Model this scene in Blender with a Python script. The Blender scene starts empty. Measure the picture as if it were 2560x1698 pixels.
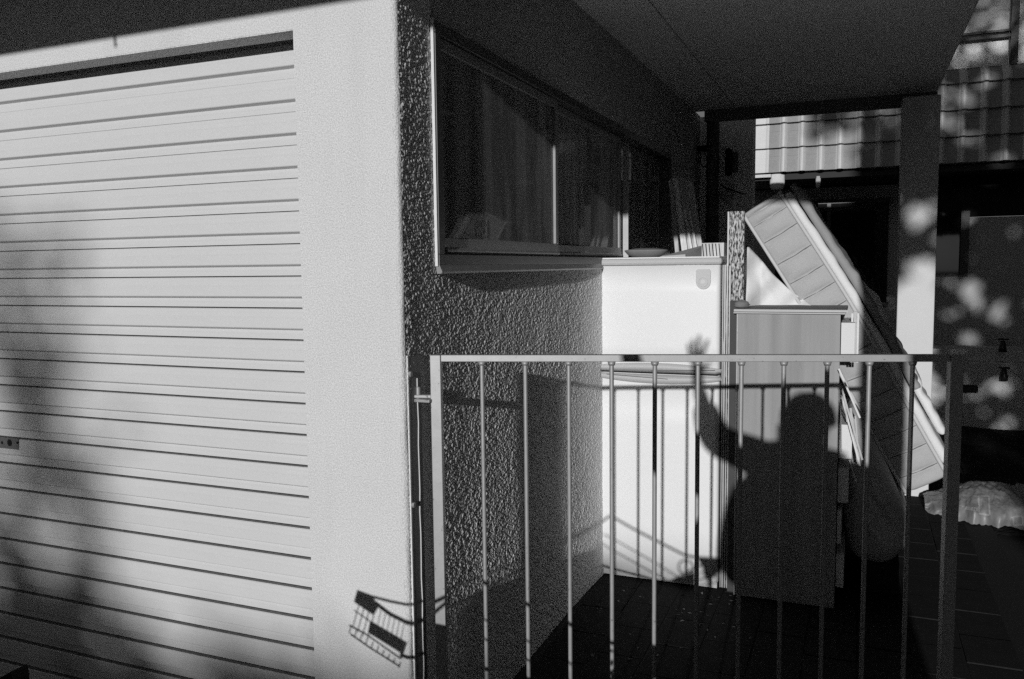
import bpy, bmesh, math, random
import numpy as np
from mathutils import Vector, Matrix, noise
random.seed(7)
R_ = math.radians
scene = bpy.context.scene
C = scene.collection

# ------------------------------------------------------------------ camera, sun, sky, exposure
YAW, PITCH, ROLL, FPX, EYE = -0.39446855, 0.08775, -0.0123057, 2086.1, 1.55
def cam_rows():
    f = Vector((math.sin(YAW)*math.cos(PITCH), math.cos(YAW)*math.cos(PITCH), -math.sin(PITCH)))
    ri = Vector((math.cos(YAW), -math.sin(YAW), 0)); up = ri.cross(f)
    c, s = math.cos(ROLL), math.sin(ROLL)
    return c*ri + s*up, -s*ri + c*up, f
CR, CU, CF = cam_rows()
EYEP = Vector((0, 0, EYE))
cam = bpy.data.objects.new('camera', bpy.data.cameras.new('camera'))
C.objects.link(cam)
cam.matrix_world = Matrix(((CR.x, CU.x, -CF.x, 0), (CR.y, CU.y, -CF.y, 0), (CR.z, CU.z, -CF.z, EYE), (0, 0, 0, 1)))
cam.data.sensor_width = 36; cam.data.lens = FPX*36/2560
cam.data.clip_start = 0.02; cam.data.clip_end = 400
scene.camera = cam

SUN_AZ, SUN_EL = R_(-3.7), R_(10.75)
SD = Vector((math.sin(SUN_AZ)*math.cos(SUN_EL), math.cos(SUN_AZ)*math.cos(SUN_EL), -math.sin(SUN_EL)))  # travel direction
sl = bpy.data.lights.new('sun', 'SUN'); sl.energy = 5.0; sl.angle = R_(0.5); sl.color = (1, 1, 1)
so = bpy.data.objects.new('sun', sl); C.objects.link(so)
so.rotation_euler = SD.to_track_quat('-Z', 'Y').to_euler(); so.location = (2, -12, 6)

world = bpy.data.worlds.new('World'); scene.world = world; world.use_nodes = True
wn = world.node_tree; wn.nodes.clear()
sky = wn.nodes.new('ShaderNodeTexSky'); sky.sky_type = 'NISHITA'; sky.sun_disc = False
sky.sun_elevation = SUN_EL; sky.sun_rotation = math.pi - SUN_AZ
bw = wn.nodes.new('ShaderNodeRGBToBW'); bg = wn.nodes.new('ShaderNodeBackground'); wo = wn.nodes.new('ShaderNodeOutputWorld')
wn.links.new(sky.outputs[0], bw.inputs[0]); wn.links.new(bw.outputs[0], bg.inputs[0]); wn.links.new(bg.outputs[0], wo.inputs[0])
bg.inputs[1].default_value = 0.05
scene.view_settings.view_transform = 'Standard'; scene.view_settings.look = 'None'
scene.view_settings.exposure = -0.75; scene.view_settings.gamma = 1; scene.view_settings.use_curve_mapping = False
scene.cycles.use_denoising = False
scene.cycles.max_bounces = 6

# ------------------------------------------------------------------ helpers
def at(px, py, ax, val):
    """point of the photograph (2560 wide) on the plane axis ax = val"""
    d = CR*((px-1280)/FPX) + CU*(-(py-849)/FPX) + CF
    t = (val-EYEP[ax])/d[ax]
    return EYEP + d*t

def mat(name, v, rough=0.8, var=0.0, vscale=8.0, grain=0.0, gscale=700.0, bump=0.0, bscale=200.0, bdist=0.002,
        spec=0.3, metal=0.0, kind='noise', bump2=0.0, b2scale=20.0, ramp=None, streak=None):
    m = bpy.data.materials.new(name); m.use_nodes = True
    nt = m.node_tree; b = nt.nodes['Principled BSDF']
    b.inputs['Roughness'].default_value = rough; b.inputs['Metallic'].default_value = metal
    b.inputs['Specular IOR Level'].default_value = spec
    b.inputs['Base Color'].default_value = (v, v, v, 1)
    tc = nt.nodes.new('ShaderNodeTexCoord'); obj_co = tc.outputs['Object']
    def nz(scale, detail=4, co=obj_co, rough_=0.55):
        n = nt.nodes.new('ShaderNodeTexNoise'); n.inputs['Scale'].default_value = scale
        n.inputs['Detail'].default_value = detail; n.inputs['Roughness'].default_value = rough_
        nt.links.new(co, n.inputs['Vector']); return n.outputs['Fac']
    def math_(op, a, bb, c=None):
        n = nt.nodes.new('ShaderNodeMath'); n.operation = op
        for i, x in enumerate((a, bb) + ((c,) if c is not None else ())):
            if hasattr(x, 'links'): nt.links.new(x, n.inputs[i])
            else: n.inputs[i].default_value = x
        return n.outputs[0]
    col = None
    if var or grain or ramp or streak:
        col = v
        if var: col = math_('MULTIPLY', col, math_('MULTIPLY_ADD', math_('SUBTRACT', nz(vscale, 5), 0.5), 2.5*var, 1.0))
        if grain: col = math_('MULTIPLY', col, math_('MULTIPLY_ADD', math_('SUBTRACT', nz(gscale, 1), 0.5), 3.0*grain, 1.0))
        if streak:
            mp = nt.nodes.new('ShaderNodeMapping'); nt.links.new(obj_co, mp.inputs[0]); mp.inputs['Scale'].default_value = streak[1]
            s = nz(1.0, 4, mp.outputs[0]); r = nt.nodes.new('ShaderNodeMapRange'); nt.links.new(s, r.inputs[0])
            r.inputs[1].default_value = streak[2]; r.inputs[2].default_value = streak[3]; r.inputs[3].default_value = 1.0; r.inputs[4].default_value = streak[0]
            col = math_('MULTIPLY', col, r.outputs[0])
        if ramp:   # blotches: below threshold one value, above another
            mp = nt.nodes.new('ShaderNodeMapping'); nt.links.new(obj_co, mp.inputs[0]); mp.inputs['Scale'].default_value = ramp.get('sc', (1, 1, 1))
            s = nz(ramp['scale'], 6, mp.outputs[0], 0.65); r = nt.nodes.new('ShaderNodeMapRange'); nt.links.new(s, r.inputs[0])
            r.inputs[1].default_value = ramp['lo']; r.inputs[2].default_value = ramp['hi']; r.inputs[3].default_value = ramp['a']; r.inputs[4].default_value = 1.0
            col = math_('MULTIPLY', col, r.outputs[0])
        nt.links.new(col, b.inputs['Base Color'])
    if bump:
        bn = nt.nodes.new('ShaderNodeBump'); bn.inputs['Strength'].default_value = bump; bn.inputs['Distance'].default_value = bdist
        h = nz(bscale, 2)
        if kind == 'stucco':
            vo = nt.nodes.new('ShaderNodeTexVoronoi'); vo.feature = 'SMOOTH_F1'; vo.inputs['Scale'].default_value = bscale
            nt.links.new(obj_co, vo.inputs['Vector']); h = math_('SUBTRACT', math_('MULTIPLY', h, 1.1), vo.outputs['Distance'])
        if bump2: h = math_('ADD', h, math_('MULTIPLY', nz(b2scale, 3), bump2))
        nt.links.new(h, bn.inputs['Height']); nt.links.new(bn.outputs[0], b.inputs['Normal'])
    return m

class MB:
    def __init__(s): s.v = []; s.f = []
    def add(s, vs, fs):
        n = len(s.v); s.v += [Vector(v) for v in vs]; s.f += [tuple(i+n for i in f) for f in fs]; return s
    def box(s, x0, x1, y0, y1, z0, z1):
        vs = [(x, y, z) for z in (z0, z1) for y in (y0, y1) for x in (x0, x1)]
        return s.add(vs, [(0, 2, 3, 1), (4, 5, 7, 6), (0, 1, 5, 4), (2, 6, 7, 3), (0, 4, 6, 2), (1, 3, 7, 5)])
    def obb(s, a, b, w, h, up=(0, 0, 1)):
        """bar from a to b, w across, h along up-ish"""
        a, b = Vector(a), Vector(b); d = (b-a).normalized(); u = Vector(up); sd = d.cross(u).normalized(); u = sd.cross(d).normalized()
        vs = [p + sd*(w/2*i) + u*(h/2*j) for p in (a, b) for j in (-1, 1) for i in (-1, 1)]
        return s.add(vs, [(0, 1, 3, 2), (4, 6, 7, 5), (0, 4, 5, 1), (2, 3, 7, 6), (0, 2, 6, 4), (1, 5, 7, 3)])
    def tube(s, pts, r, n=8, cap=True, r1=None):
        pts = [Vector(p) for p in pts]; rings = []
        up = Vector((0, 0, 1))
        d0 = (pts[1]-pts[0]).normalized()
        if abs(d0.z) > .9: up = Vector((1, 0, 0))
        for i, p in enumerate(pts):
            a = pts[max(i-1, 0)]; b = pts[min(i+1, len(pts)-1)]; d = (b-a).normalized()
            sd = d.cross(up).normalized(); u = sd.cross(d)
            rr = r if r1 is None else r + (r1-r)*i/(len(pts)-1)
            rings.append([p + (sd*math.cos(t)+u*math.sin(t))*rr for t in [2*math.pi*k/n for k in range(n)]])
        vs = [v for ring in rings for v in ring]; fs = []
        for i in range(len(pts)-1):
            for k in range(n): fs.append((i*n+k, i*n+(k+1) % n, (i+1)*n+(k+1) % n, (i+1)*n+k))
        if cap: fs += [tuple(reversed(range(n))), tuple(range((len(pts)-1)*n, len(pts)*n))]
        return s.add(vs, fs)
    def prism(s, poly, off):
        n = len(poly); poly = [Vector(p) for p in poly]; off = Vector(off)
        vs = poly + [p+off for p in poly]
        return s.add(vs, [tuple(range(n)), tuple(reversed(range(n, 2*n)))] + [(i, i+n, (i+1) % n+n, (i+1) % n) for i in range(n)])
    def grid(s, fn, nu, nv):
        vs = [fn(i/nu, j/nv) for j in range(nv+1) for i in range(nu+1)]
        return s.add(vs, [(j*(nu+1)+i, j*(nu+1)+i+1, (j+1)*(nu+1)+i+1, (j+1)*(nu+1)+i) for j in range(nv) for i in range(nu)])
    def mesh(s, name, m, off=(0, 0, 0), smooth=False, fix=True):
        me = bpy.data.meshes.new(name); off = Vector(off)
        me.from_pydata([v-off for v in s.v], [], s.f)
        if fix:
            bm = bmesh.new(); bm.from_mesh(me); bmesh.ops.recalc_face_normals(bm, faces=bm.faces); bm.to_mesh(me); bm.free()
        if smooth:
            for p in me.polygons: p.use_smooth = True
        me.materials.append(m); return me
    def build(s, name, m, parent=None, smooth=False, bevel=0.0, fix=True, loc=None):
        base = wloc(parent) if parent else Vector(loc or (0, 0, 0))
        o = bpy.data.objects.new(name, s.mesh(name, m, base, smooth, fix)); C.objects.link(o)
        if parent: o.parent = parent
        else: o.location = base
        if bevel:
            b = o.modifiers.new('bevel', 'BEVEL'); b.width = bevel; b.segments = 2; b.limit_method = 'ANGLE'; b.angle_limit = R_(40)
        if smooth and not bevel:
            pass
        return o
def wloc(o):
    p = Vector((0, 0, 0))
    while o: p += o.location; o = o.parent
    return p
def put(name, me, loc, parent):
    """a piece sharing a mesh, at world position loc"""
    o = bpy.data.objects.new(name, me); C.objects.link(o); o.parent = parent; o.location = Vector(loc)-wloc(parent); return o
def tag(o, label=None, cat=None, group=None, kind=None):
    if label: o['label'] = label
    if cat: o['category'] = cat
    if group: o['group'] = group
    if kind: o['kind'] = kind
    return o
def thing(name, label, cat, loc=(0, 0, 0), group=None):
    o = bpy.data.objects.new(name, None); o.empty_display_size = .1; C.objects.link(o); o.location = loc
    return tag(o, label, cat, group)

# ------------------------------------------------------------------ materials
M_front = mat('pale fine render', .63, .9, var=.05, vscale=3, grain=.34, gscale=300, bump=.8, bscale=230, bdist=.0022, kind='stucco', spec=.1, streak=(.93, (7, 7, .7), .5, .72), ramp=dict(scale=1, sc=(160, 160, 160), lo=.26, hi=.33, a=.55))
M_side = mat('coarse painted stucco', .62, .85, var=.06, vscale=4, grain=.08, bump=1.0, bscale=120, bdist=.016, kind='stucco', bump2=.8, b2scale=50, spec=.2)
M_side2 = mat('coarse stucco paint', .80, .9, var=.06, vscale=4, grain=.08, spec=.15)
M_lintel = mat('rough lintel soffit', .62, .9, grain=.5, gscale=260, bump=.8, bscale=180, bdist=.003, kind='stucco')
M_curtain = mat('painted steel slat', .59, .55, var=.03, vscale=5, grain=.10, gscale=500, bump=.05, bscale=30, spec=.35,
                streak=(.93, (.6, 3, 60), .55, .75))
M_groove = mat('dusty slat joint', .16, .9, var=.4, vscale=40, grain=.4, gscale=300)
M_soffit = mat('painted soffit board', .84, .9, var=.06, vscale=2, grain=.18, gscale=350, bump=.2, bscale=200)
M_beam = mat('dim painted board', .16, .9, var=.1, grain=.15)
M_dark = mat('black void', .012, .9)
M_bronze = mat('bronze aluminium frame', .085, .38, var=.1, grain=.08, spec=.5, metal=.3)
M_bronze2 = mat('scuffed aluminium bevel', .27, .4, var=.15, vscale=20, grain=.1, spec=.6, metal=.2)
M_caulk = mat('pale render lip', .7, .8, grain=.1)
M_gate = mat('galvanised gate steel', .36, .5, var=.12, vscale=25, grain=.2, gscale=900, metal=.35, spec=.5, bump=.15, bscale=500, bdist=.0006, ramp=dict(scale=1, sc=(90, 90, 60), lo=.30, hi=.38, a=.4))
M_iron = mat('dull steel', .22, .5, var=.15, vscale=30, grain=.15, metal=.4, bump=.1)
M_fridge = mat('white enamel door', .77, .45, var=.035, vscale=2.2, grain=.07, gscale=500, spec=.3, ramp=dict(scale=1, sc=(26, 26, 20), lo=.24, hi=.30, a=.82))
M_fgrey = mat('grey plastic trim', .47, .5, var=.03, grain=.08, gscale=500)
M_fdark = mat('shaded cabinet grey', .10, .5, grain=.1)
M_badge = mat('badge grey', .50, .5, grain=.06)
M_badge2 = mat('badge relief grey', .58, .45)
M_wood = mat('grey painted chipboard', .33, .8, var=.06, vscale=6, grain=.16, gscale=500, streak=(.78, (14, 9, .5), .42, .66), ramp=dict(scale=1, sc=(30, 30, 9), lo=.26, hi=.34, a=.7))
M_woodtop = mat('dusty dark worktop', .20, .9, var=.15, vscale=20, grain=.3)
M_drawer = mat('white drawer front', .68, .7, var=.03, grain=.08)
M_peel = mat('peeling painted plank', .55, .85, var=.1, grain=.2, ramp=dict(scale=1.0, sc=(150, 150, 40), lo=.44, hi=.56, a=.04))
M_darkwood = mat('dark stained plank', .06, .7, var=.2, grain=.2, ramp=dict(scale=1, sc=(120, 120, 80), lo=.28, hi=.34, a=4.0))
M_cloth = mat('white bed sheet', .72, .95, var=.03, grain=.10, gscale=500, bump=.25, bscale=14, bdist=.02)
M_matt = mat('quilted mattress border', .42, .95, var=.04, grain=.2, gscale=420, bump=.25, bscale=300, bdist=.001)
M_pipe = mat('mattress piping', .55, .9, grain=.1)
M_seam = mat('seam thread', .14, .95)
M_under = mat('mattress shaded underside', .25, .95, grain=.15)
M_blanket = mat('grey blanket', .30, .97, var=.1, grain=.2, bump=.3, bscale=20, bdist=.01)
M_bag = mat('dark canvas cover', .40, .9, var=.2, vscale=5, grain=.3, bump=.5, bscale=9, bdist=.03)
M_plastic = mat('printed plastic sack', .22, .45, var=.25, vscale=7, grain=.2, spec=.5, bump=.6, bscale=10, bdist=.03)
M_print = mat('pale printed square', .33, .4, grain=.2)
M_plank1 = mat('weathered timber', .58, .8, var=.2, vscale=10, grain=.25, streak=(.6, (40, 40, 2), .4, .7))
M_plank2 = mat('pale stripped timber', .8, .7, var=.1, grain=.2, streak=(.7, (60, 60, 2), .45, .7))
M_card = mat('pale cardboard', .42, .9, var=.06, grain=.18)
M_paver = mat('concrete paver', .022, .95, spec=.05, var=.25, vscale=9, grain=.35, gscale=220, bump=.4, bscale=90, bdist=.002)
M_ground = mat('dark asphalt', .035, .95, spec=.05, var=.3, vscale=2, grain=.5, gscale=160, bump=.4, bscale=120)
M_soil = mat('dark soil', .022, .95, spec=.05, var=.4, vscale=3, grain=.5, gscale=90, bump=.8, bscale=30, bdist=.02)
M_column = mat('painted concrete column', .62, .9, var=.05, vscale=4, grain=.16, gscale=300, bump=.2, bscale=120)
M_wallr = mat('return wall paint', .85, .9, var=.08, vscale=3, grain=.15)
M_wallfar = mat('pale far wall', .42, .9, var=.08, vscale=3, grain=.2, gscale=120)
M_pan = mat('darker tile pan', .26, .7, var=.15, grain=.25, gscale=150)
M_tile = mat('pale glazed cladding tile', .60, .6, var=.05, grain=.15, gscale=150)
M_plinth = mat('white rendered plinth', .6, .9, var=.1, grain=.2, gscale=120)
M_black = mat('black metal', .02, .45, spec=.5)
M_pipeM = mat('dull downpipe', .10, .6, var=.15, vscale=5, grain=.15)
M_leaf = mat('leaf', .09, .6); M_bark = mat('bark', .12, .95, var=.3, bump=.6, bscale=30, bdist=.02)
M_skin = mat('skin', .45, .6); M_jacket = mat('dark jacket', .06, .9, var=.1); M_trouser = mat('dark trousers', .05, .9); M_hair = mat('dark hair', .03, .7)
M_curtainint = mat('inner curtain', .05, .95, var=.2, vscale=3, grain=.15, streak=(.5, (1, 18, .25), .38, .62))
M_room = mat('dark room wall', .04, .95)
M_inbox = mat('indoor carton', .30, .9, grain=.1)

def glass_mat(name, refl, base):
    m = bpy.data.materials.new(name); m.use_nodes = True; nt = m.node_tree; nt.nodes.clear()
    o = nt.nodes.new('ShaderNodeOutputMaterial'); mx = nt.nodes.new('ShaderNodeMixShader'); g = nt.nodes.new('ShaderNodeBsdfGlossy'); t = nt.nodes.new('ShaderNodeBsdfTransparent')
    fr = nt.nodes.new('ShaderNodeFresnel'); fr.inputs[0].default_value = 1.5
    g.inputs['Roughness'].default_value = .015; g.inputs['Color'].default_value = (refl, refl, refl, 1); t.inputs['Color'].default_value = (base, base, base, 1)
    nt.links.new(fr.outputs[0], mx.inputs[0]); nt.links.new(t.outputs[0], mx.inputs[1]); nt.links.new(g.outputs[0], mx.inputs[2])
    # thin dust film
    df = nt.nodes.new('ShaderNodeBsdfDiffuse'); df.inputs[0].default_value = (.75, .75, .75, 1); mx2 = nt.nodes.new('ShaderNodeMixShader')
    tc = nt.nodes.new('ShaderNodeTexCoord'); mp = nt.nodes.new('ShaderNodeMapping'); mp.inputs['Scale'].default_value = (1, 5, .8)
    nz = nt.nodes.new('ShaderNodeTexNoise'); nz.inputs['Scale'].default_value = 2.2; nz.inputs['Detail'].default_value = 6
    nt.links.new(tc.outputs['Object'], mp.inputs[0]); nt.links.new(mp.outputs[0], nz.inputs['Vector'])
    rg = nt.nodes.new('ShaderNodeMapRange'); rg.inputs[1].default_value = .4; rg.inputs[2].default_value = .75; rg.inputs[3].default_value = .20; rg.inputs[4].default_value = .48
    nt.links.new(nz.outputs['Fac'], rg.inputs[0]); nt.links.new(rg.outputs[0], mx2.inputs[0])
    nt.links.new(mx.outputs[0], mx2.inputs[1]); nt.links.new(df.outputs[0], mx2.inputs[2]); nt.links.new(mx2.outputs[0], o.inputs[0]); return m
M_glass = glass_mat('window glass', .5, .85)

# ------------------------------------------------------------------ setting: ground and patio floor
WX, WY = -1.165, 2.01          # side wall plane x, front wall plane y
g = MB(); g.grid(lambda u, v: ((u-.5)*240, (v-.5)*240, -.045), 24, 24)
tag(g.build('ground', M_ground, fix=False), kind='structure')
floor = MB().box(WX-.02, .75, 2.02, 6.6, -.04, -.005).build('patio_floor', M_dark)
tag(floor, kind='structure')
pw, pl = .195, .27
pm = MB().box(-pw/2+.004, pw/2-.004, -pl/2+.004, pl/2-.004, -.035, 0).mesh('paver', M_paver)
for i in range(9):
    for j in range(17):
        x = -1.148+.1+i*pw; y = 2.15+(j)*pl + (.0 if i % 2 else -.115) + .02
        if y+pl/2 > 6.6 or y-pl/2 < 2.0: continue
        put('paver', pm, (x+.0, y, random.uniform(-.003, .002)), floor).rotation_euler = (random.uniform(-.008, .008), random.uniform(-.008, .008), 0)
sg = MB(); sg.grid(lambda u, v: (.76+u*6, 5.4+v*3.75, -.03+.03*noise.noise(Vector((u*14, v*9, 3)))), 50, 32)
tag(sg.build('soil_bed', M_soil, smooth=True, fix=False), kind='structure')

dw = MB().box(1.5, 4.25, -26, 4.6, -.04, -.02).build('bounce_slab', mat('pale bounce concrete', .36, .9, var=.1, grain=.2))  # unseen pale slab, added to bounce sunlight up to the soffit
tag(dw, kind='structure')
# ------------------------------------------------------------------ near building: walls, roller door, window, roof slab
bld = thing('garage_building', 'pale rendered garage block with roller door and long side window under a flat roof slab', 'building', (WX, WY, 0))
JX, LZ = -1.497, 2.226
f = MB()
f.box(JX, WX-.014, WY, WY+.2, -.05, 2.62)              # pier right of the door
f.box(-4.4, JX, WY, WY+.078, LZ, 2.62)                 # lintel
f.box(-6, -4.4, WY, WY+.2, -.05, 2.62)
f.build('front_wall', M_front, bld)
# rounded arris between front and side wall
co = MB()
ring = [(WX-.014+.014*math.sin(t), WY+.014-.014*math.cos(t)) for t in [math.pi/2*k/6 for k in range(7)]]
pts = []
for z in [i*.04 for i in range(66)]:
    for (x, y) in ring:
        n_ = noise.noise(Vector((x*60, y*60, z*45)))*.0022
        pts.append((x+n_, y-n_, z))
co.add(pts, [(j*7+i, j*7+i+1, (j+1)*7+i+1, (j+1)*7+i) for j in range(65) for i in range(6)])
co.build('corner_arris', M_front, bld, smooth=True, fix=False)
MB().box(-4.4, JX-.001, WY+.001, WY+.077, LZ-.003, LZ).build('lintel_soffit', M_lintel, bld)
MB().box(-4.6, JX+.05, WY+.42, WY+.5, 0, 2.6).box(-4.6, JX+.08, WY+.21, WY+.5, 2.35, 2.6).box(JX+.02, JX+.08, WY+.21, WY+.5, 0, 2.4).build('door_recess', M_dark, bld)
# side wall with window opening; plaster slightly bowed
WIN_Y0, WIN_Y1, WIN_Z0, WIN_Z1 = 2.222, 5.54, 1.556, 2.266
def bow(y, z):
    b = 0.0
    if y > 3.4: b += .012
    if y < 2.5: b += .0045*((2.5-y)/.5)**2
    b += .003*noise.noise(Vector((y*1.7, z*1.3, 5)))
    return b
def wallpatch(y0, y1, z0, z1, ny, nz):
    m = MB(); m.grid(lambda u, v: (WX+bow(y0+(y1-y0)*u, z0+(z1-z0)*v)-.0045*(1 if True else 0), y0+(y1-y0)*u, z0+(z1-z0)*v), ny, nz); return m
w = MB()
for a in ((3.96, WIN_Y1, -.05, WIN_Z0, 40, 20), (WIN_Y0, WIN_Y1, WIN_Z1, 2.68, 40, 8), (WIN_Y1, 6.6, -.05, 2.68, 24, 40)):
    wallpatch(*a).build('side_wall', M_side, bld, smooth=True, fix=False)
def vnoise(yy, zz, cell, seed):
    """smooth value noise on a numpy lattice"""
    rs = np.random.RandomState(seed); T = rs.rand(256, 256)
    a, b = yy/cell, zz/cell; ia, ib = np.floor(a).astype(int), np.floor(b).astype(int); fa, fb = a-ia, b-ib
    fa, fb = fa*fa*(3-2*fa), fb*fb*(3-2*fb); g = lambda i, j: T[(i*7+j*0) % 256, (j*5) % 256]
    g = lambda i, j: T[(i+37*(j//256)) % 256, (j+53*(i//256)) % 256]
    return (g(ia, ib)*(1-fa)+g(ia+1, ib)*fa)*(1-fb)+(g(ia, ib+1)*(1-fa)+g(ia+1, ib+1)*fa)*fb
def stucco_patch(name, y0, y1, z0, z1, step):
    ny, nz = int((y1-y0)/step), int((z1-z0)/step)
    Y, Z = np.meshgrid(np.linspace(y0, y1, ny+1), np.linspace(z0, z1, nz+1))
    h = .75*vnoise(Y+.3*Z, Z-.3*Y, .0056, 1)+.75*vnoise(Y, Z, .0040, 2)+.28*vnoise(Z, Y, .013, 3)+.22*vnoise(Y, Z, .06, 4)+.22*vnoise(Y, Z, .16, 5)
    h = (h-.97)
    cbow = vnoise(Y, Z, .55, 6)*.004
    B = np.zeros_like(Y)
    B += np.where(Y > 3.4, .016*np.clip((Y-3.4)/.55, 0, 1)**2, 0)
    B += np.where(Y < 2.6, .010*np.clip((2.6-Y)/.6, 0, 1)**2, 0)
    amp = .0034+.0022*vnoise(Y, Z, .22, 8)
    X = WX-.009+amp*h+cbow+B
    co = np.stack([X, Y, Z], -1).reshape(-1, 3).astype(np.float32)
    idx = np.arange((ny+1)*(nz+1)).reshape(nz+1, ny+1)
    q = np.stack([idx[:-1, :-1], idx[:-1, 1:], idx[1:, 1:], idx[1:, :-1]], -1).reshape(-1, 4).astype(np.int32)
    me = bpy.data.meshes.new(name); me.vertices.add(len(co)); me.vertices.foreach_set('co', (co-np.array(bld.location, dtype=np.float32)).ravel())
    me.loops.add(q.size); me.loops.foreach_set('vertex_index', q.ravel()); me.polygons.add(len(q))
    me.polygons.foreach_set('loop_start', np.arange(0, q.size, 4, dtype=np.int32)); me.polygons.foreach_set('loop_total', np.full(len(q), 4, dtype=np.int32))
    me.polygons.foreach_set('use_smooth', np.ones(len(q), dtype=bool)); me.update(calc_edges=True); me.materials.append(M_side2)
    o = bpy.data.objects.new(name, me); C.objects.link(o); o.parent = bld; return o
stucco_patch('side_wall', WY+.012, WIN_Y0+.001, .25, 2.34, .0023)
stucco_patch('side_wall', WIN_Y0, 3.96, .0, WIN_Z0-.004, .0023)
w2 = MB()
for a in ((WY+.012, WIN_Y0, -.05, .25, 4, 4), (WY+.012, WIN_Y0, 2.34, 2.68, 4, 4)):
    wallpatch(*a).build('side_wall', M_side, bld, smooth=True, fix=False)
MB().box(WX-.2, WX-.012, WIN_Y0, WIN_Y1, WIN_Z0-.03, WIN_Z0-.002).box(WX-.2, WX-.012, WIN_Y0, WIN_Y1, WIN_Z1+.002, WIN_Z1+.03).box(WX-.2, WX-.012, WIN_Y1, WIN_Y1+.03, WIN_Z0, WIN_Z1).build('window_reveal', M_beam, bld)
# room behind
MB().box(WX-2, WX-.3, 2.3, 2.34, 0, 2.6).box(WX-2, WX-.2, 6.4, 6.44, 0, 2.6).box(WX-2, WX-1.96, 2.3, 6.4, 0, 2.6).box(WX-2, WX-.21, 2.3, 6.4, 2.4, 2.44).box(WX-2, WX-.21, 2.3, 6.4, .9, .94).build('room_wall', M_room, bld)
# fascia beam over window (shallow step in the side wall head)
# roller door ---------------------------------------------------------------
door = MB().box(-4.35, JX+.02, WY+.19, WY+.195, 0, 2.3).build('roller_door', M_groove, bld)
tag(door, 'pale ribbed roller door, closed')
YD = WY+.112
Z0 = at(740, 163, 1, YD).z; PITCHZ = (Z0-at(757, 1062, 1, YD).z-.0)/11.0
print('pitch', PITCHZ, Z0, at(757,1080,1,YD).z, at(0,1019,1,YD).z, at(0,256.7,1,YD).z)
prof = [(YD+.045, .0335), (YD, .0350), (YD-.0005, .040), (YD, .0925), (YD+.0015, .0945), (YD+.012, PITCHZ), (YD+.045, PITCHZ)]   # y, z offsets: proud face
prof_g = [(YD+.011, 0.0), (YD+.010, .0335)]
sm = MB()
L0, L1 = -4.34, JX+.015
rows = [(YD+.018, 0.0), (YD+.016, .0022), (YD+.0155, .0300), (YD+.0015, .0358), (YD, .038), (YD-.001, .065), (YD, PITCHZ-.004), (YD+.003, PITCHZ-.0015), (YD+.017, PITCHZ)]
nx = 24
vs = [(L0+(L1-L0)*i/nx, y, z) for (y, z) in rows for i in range(nx+1)]
sm.add(vs, [(j*(nx+1)+i, j*(nx+1)+i+1, (j+1)*(nx+1)+i+1, (j+1)*(nx+1)+i) for j in range(len(rows)-1) for i in range(nx)])
slat = sm.mesh('slat', M_curtain, fix=False)
slat.materials.append(M_groove); slat.materials.append(M_dark)
for p in slat.polygons:
    p.material_index = {0: 2, 7: 1}.get(p.index//nx, 0)  # bottom strip coloured black in place of the gap shadow between slats
k = 0
for k in range(-1, 24):
    zz = Z0-PITCHZ*k-.0345
    o = put('slat', slat, (0, 0, zz+0.0), door)
lp = at(24, 1108, 1, YD)
lock = MB().box(-3.02, lp.x+.052, YD-.0045, YD-.001, lp.z-.021, lp.z+.021).build('lock_plate', M_iron, door, bevel=.001)
tag(lock, 'dull metal lock plate with three holes')
for px, r in ((5, .006), (24, .013), (43, .005)):
    p = at(px, 1107, 1, YD-.005)
    cyl = MB().tube([(p.x, YD-.0052, p.z), (p.x, YD-.003, p.z)], r, 20)
    lock2 = cyl.build('keyhole' if r > .01 else 'screw_hole', M_dark, door)
# window --------------------------------------------------------------------
win = MB()
FX = WX+.010
def rect_frame(m, y0, y1, z0, z1, x0, x1, t, tb=None):
    tb = tb or t
    m.box(x0, x1, y0, y1, z0, z0+tb); m.box(x0, x1, y0, y1, z1-t, z1); m.box(x0, x1, y0, y0+t, z0+tb, z1-t); m.box(x0, x1, y1-t, y1, z0+tb, z1-t); return m
rect_frame(win, WIN_Y0, WIN_Y1, WIN_Z0, WIN_Z1, WX-.09, FX, .035, .032)
winobj = win.build('window', M_bronze, bld, bevel=.002)
tag(winobj, 'long dark aluminium framed sliding window with three panes')
MB().box(WX-.002, FX-.003, WIN_Y0-.007, WIN_Y0-.001, WIN_Z0-.004, WIN_Z1+.004).build('frame_edge', M_caulk, winobj)
MB().prism([(FX-.002, WIN_Y0, WIN_Z0+.002), (FX+.008, WIN_Y0, WIN_Z0-.02), (FX+.004, WIN_Y0, WIN_Z0-.026), (WX-.003, WIN_Y0, WIN_Z0-.026), (WX-.003, WIN_Y0, WIN_Z0+.002)], (0, WIN_Y1-WIN_Y0, 0)).build('sill', M_bronze2, winobj)
YS = (WIN_Y0+.03, 3.315, 4.425, WIN_Y1-.03)
for k, (x0, x1) in enumerate(((WX-.028, WX-.002), (WX-.056, WX-.032), (WX-.085, WX-.062))):
    y0 = YS[k]-(.03 if k else 0); y1 = YS[k+1]+.012
    fr = rect_frame(MB(), y0, y1, WIN_Z0+.034, WIN_Z1-.036, x0, x1, .034, .05)
    # stepped bevel beads along the bottom rail and the far stile
    fr.prism([(x1, y0+.034, WIN_Z0+.055), (x1+.006, y0+.034, WIN_Z0+.05), (x1+.006, y0+.034, WIN_Z0+.04), (x1, y0+.034, WIN_Z0+.036)], (0, y1-y0-.036, 0))
    s = fr.build('sash', M_bronze2, winobj, bevel=.003)
    MB().box((x0+x1)/2-.002, (x0+x1)/2+.002, y0+.03, y1-.03, WIN_Z0+.08, WIN_Z1-.065).build('pane', M_glass, winobj)
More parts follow.
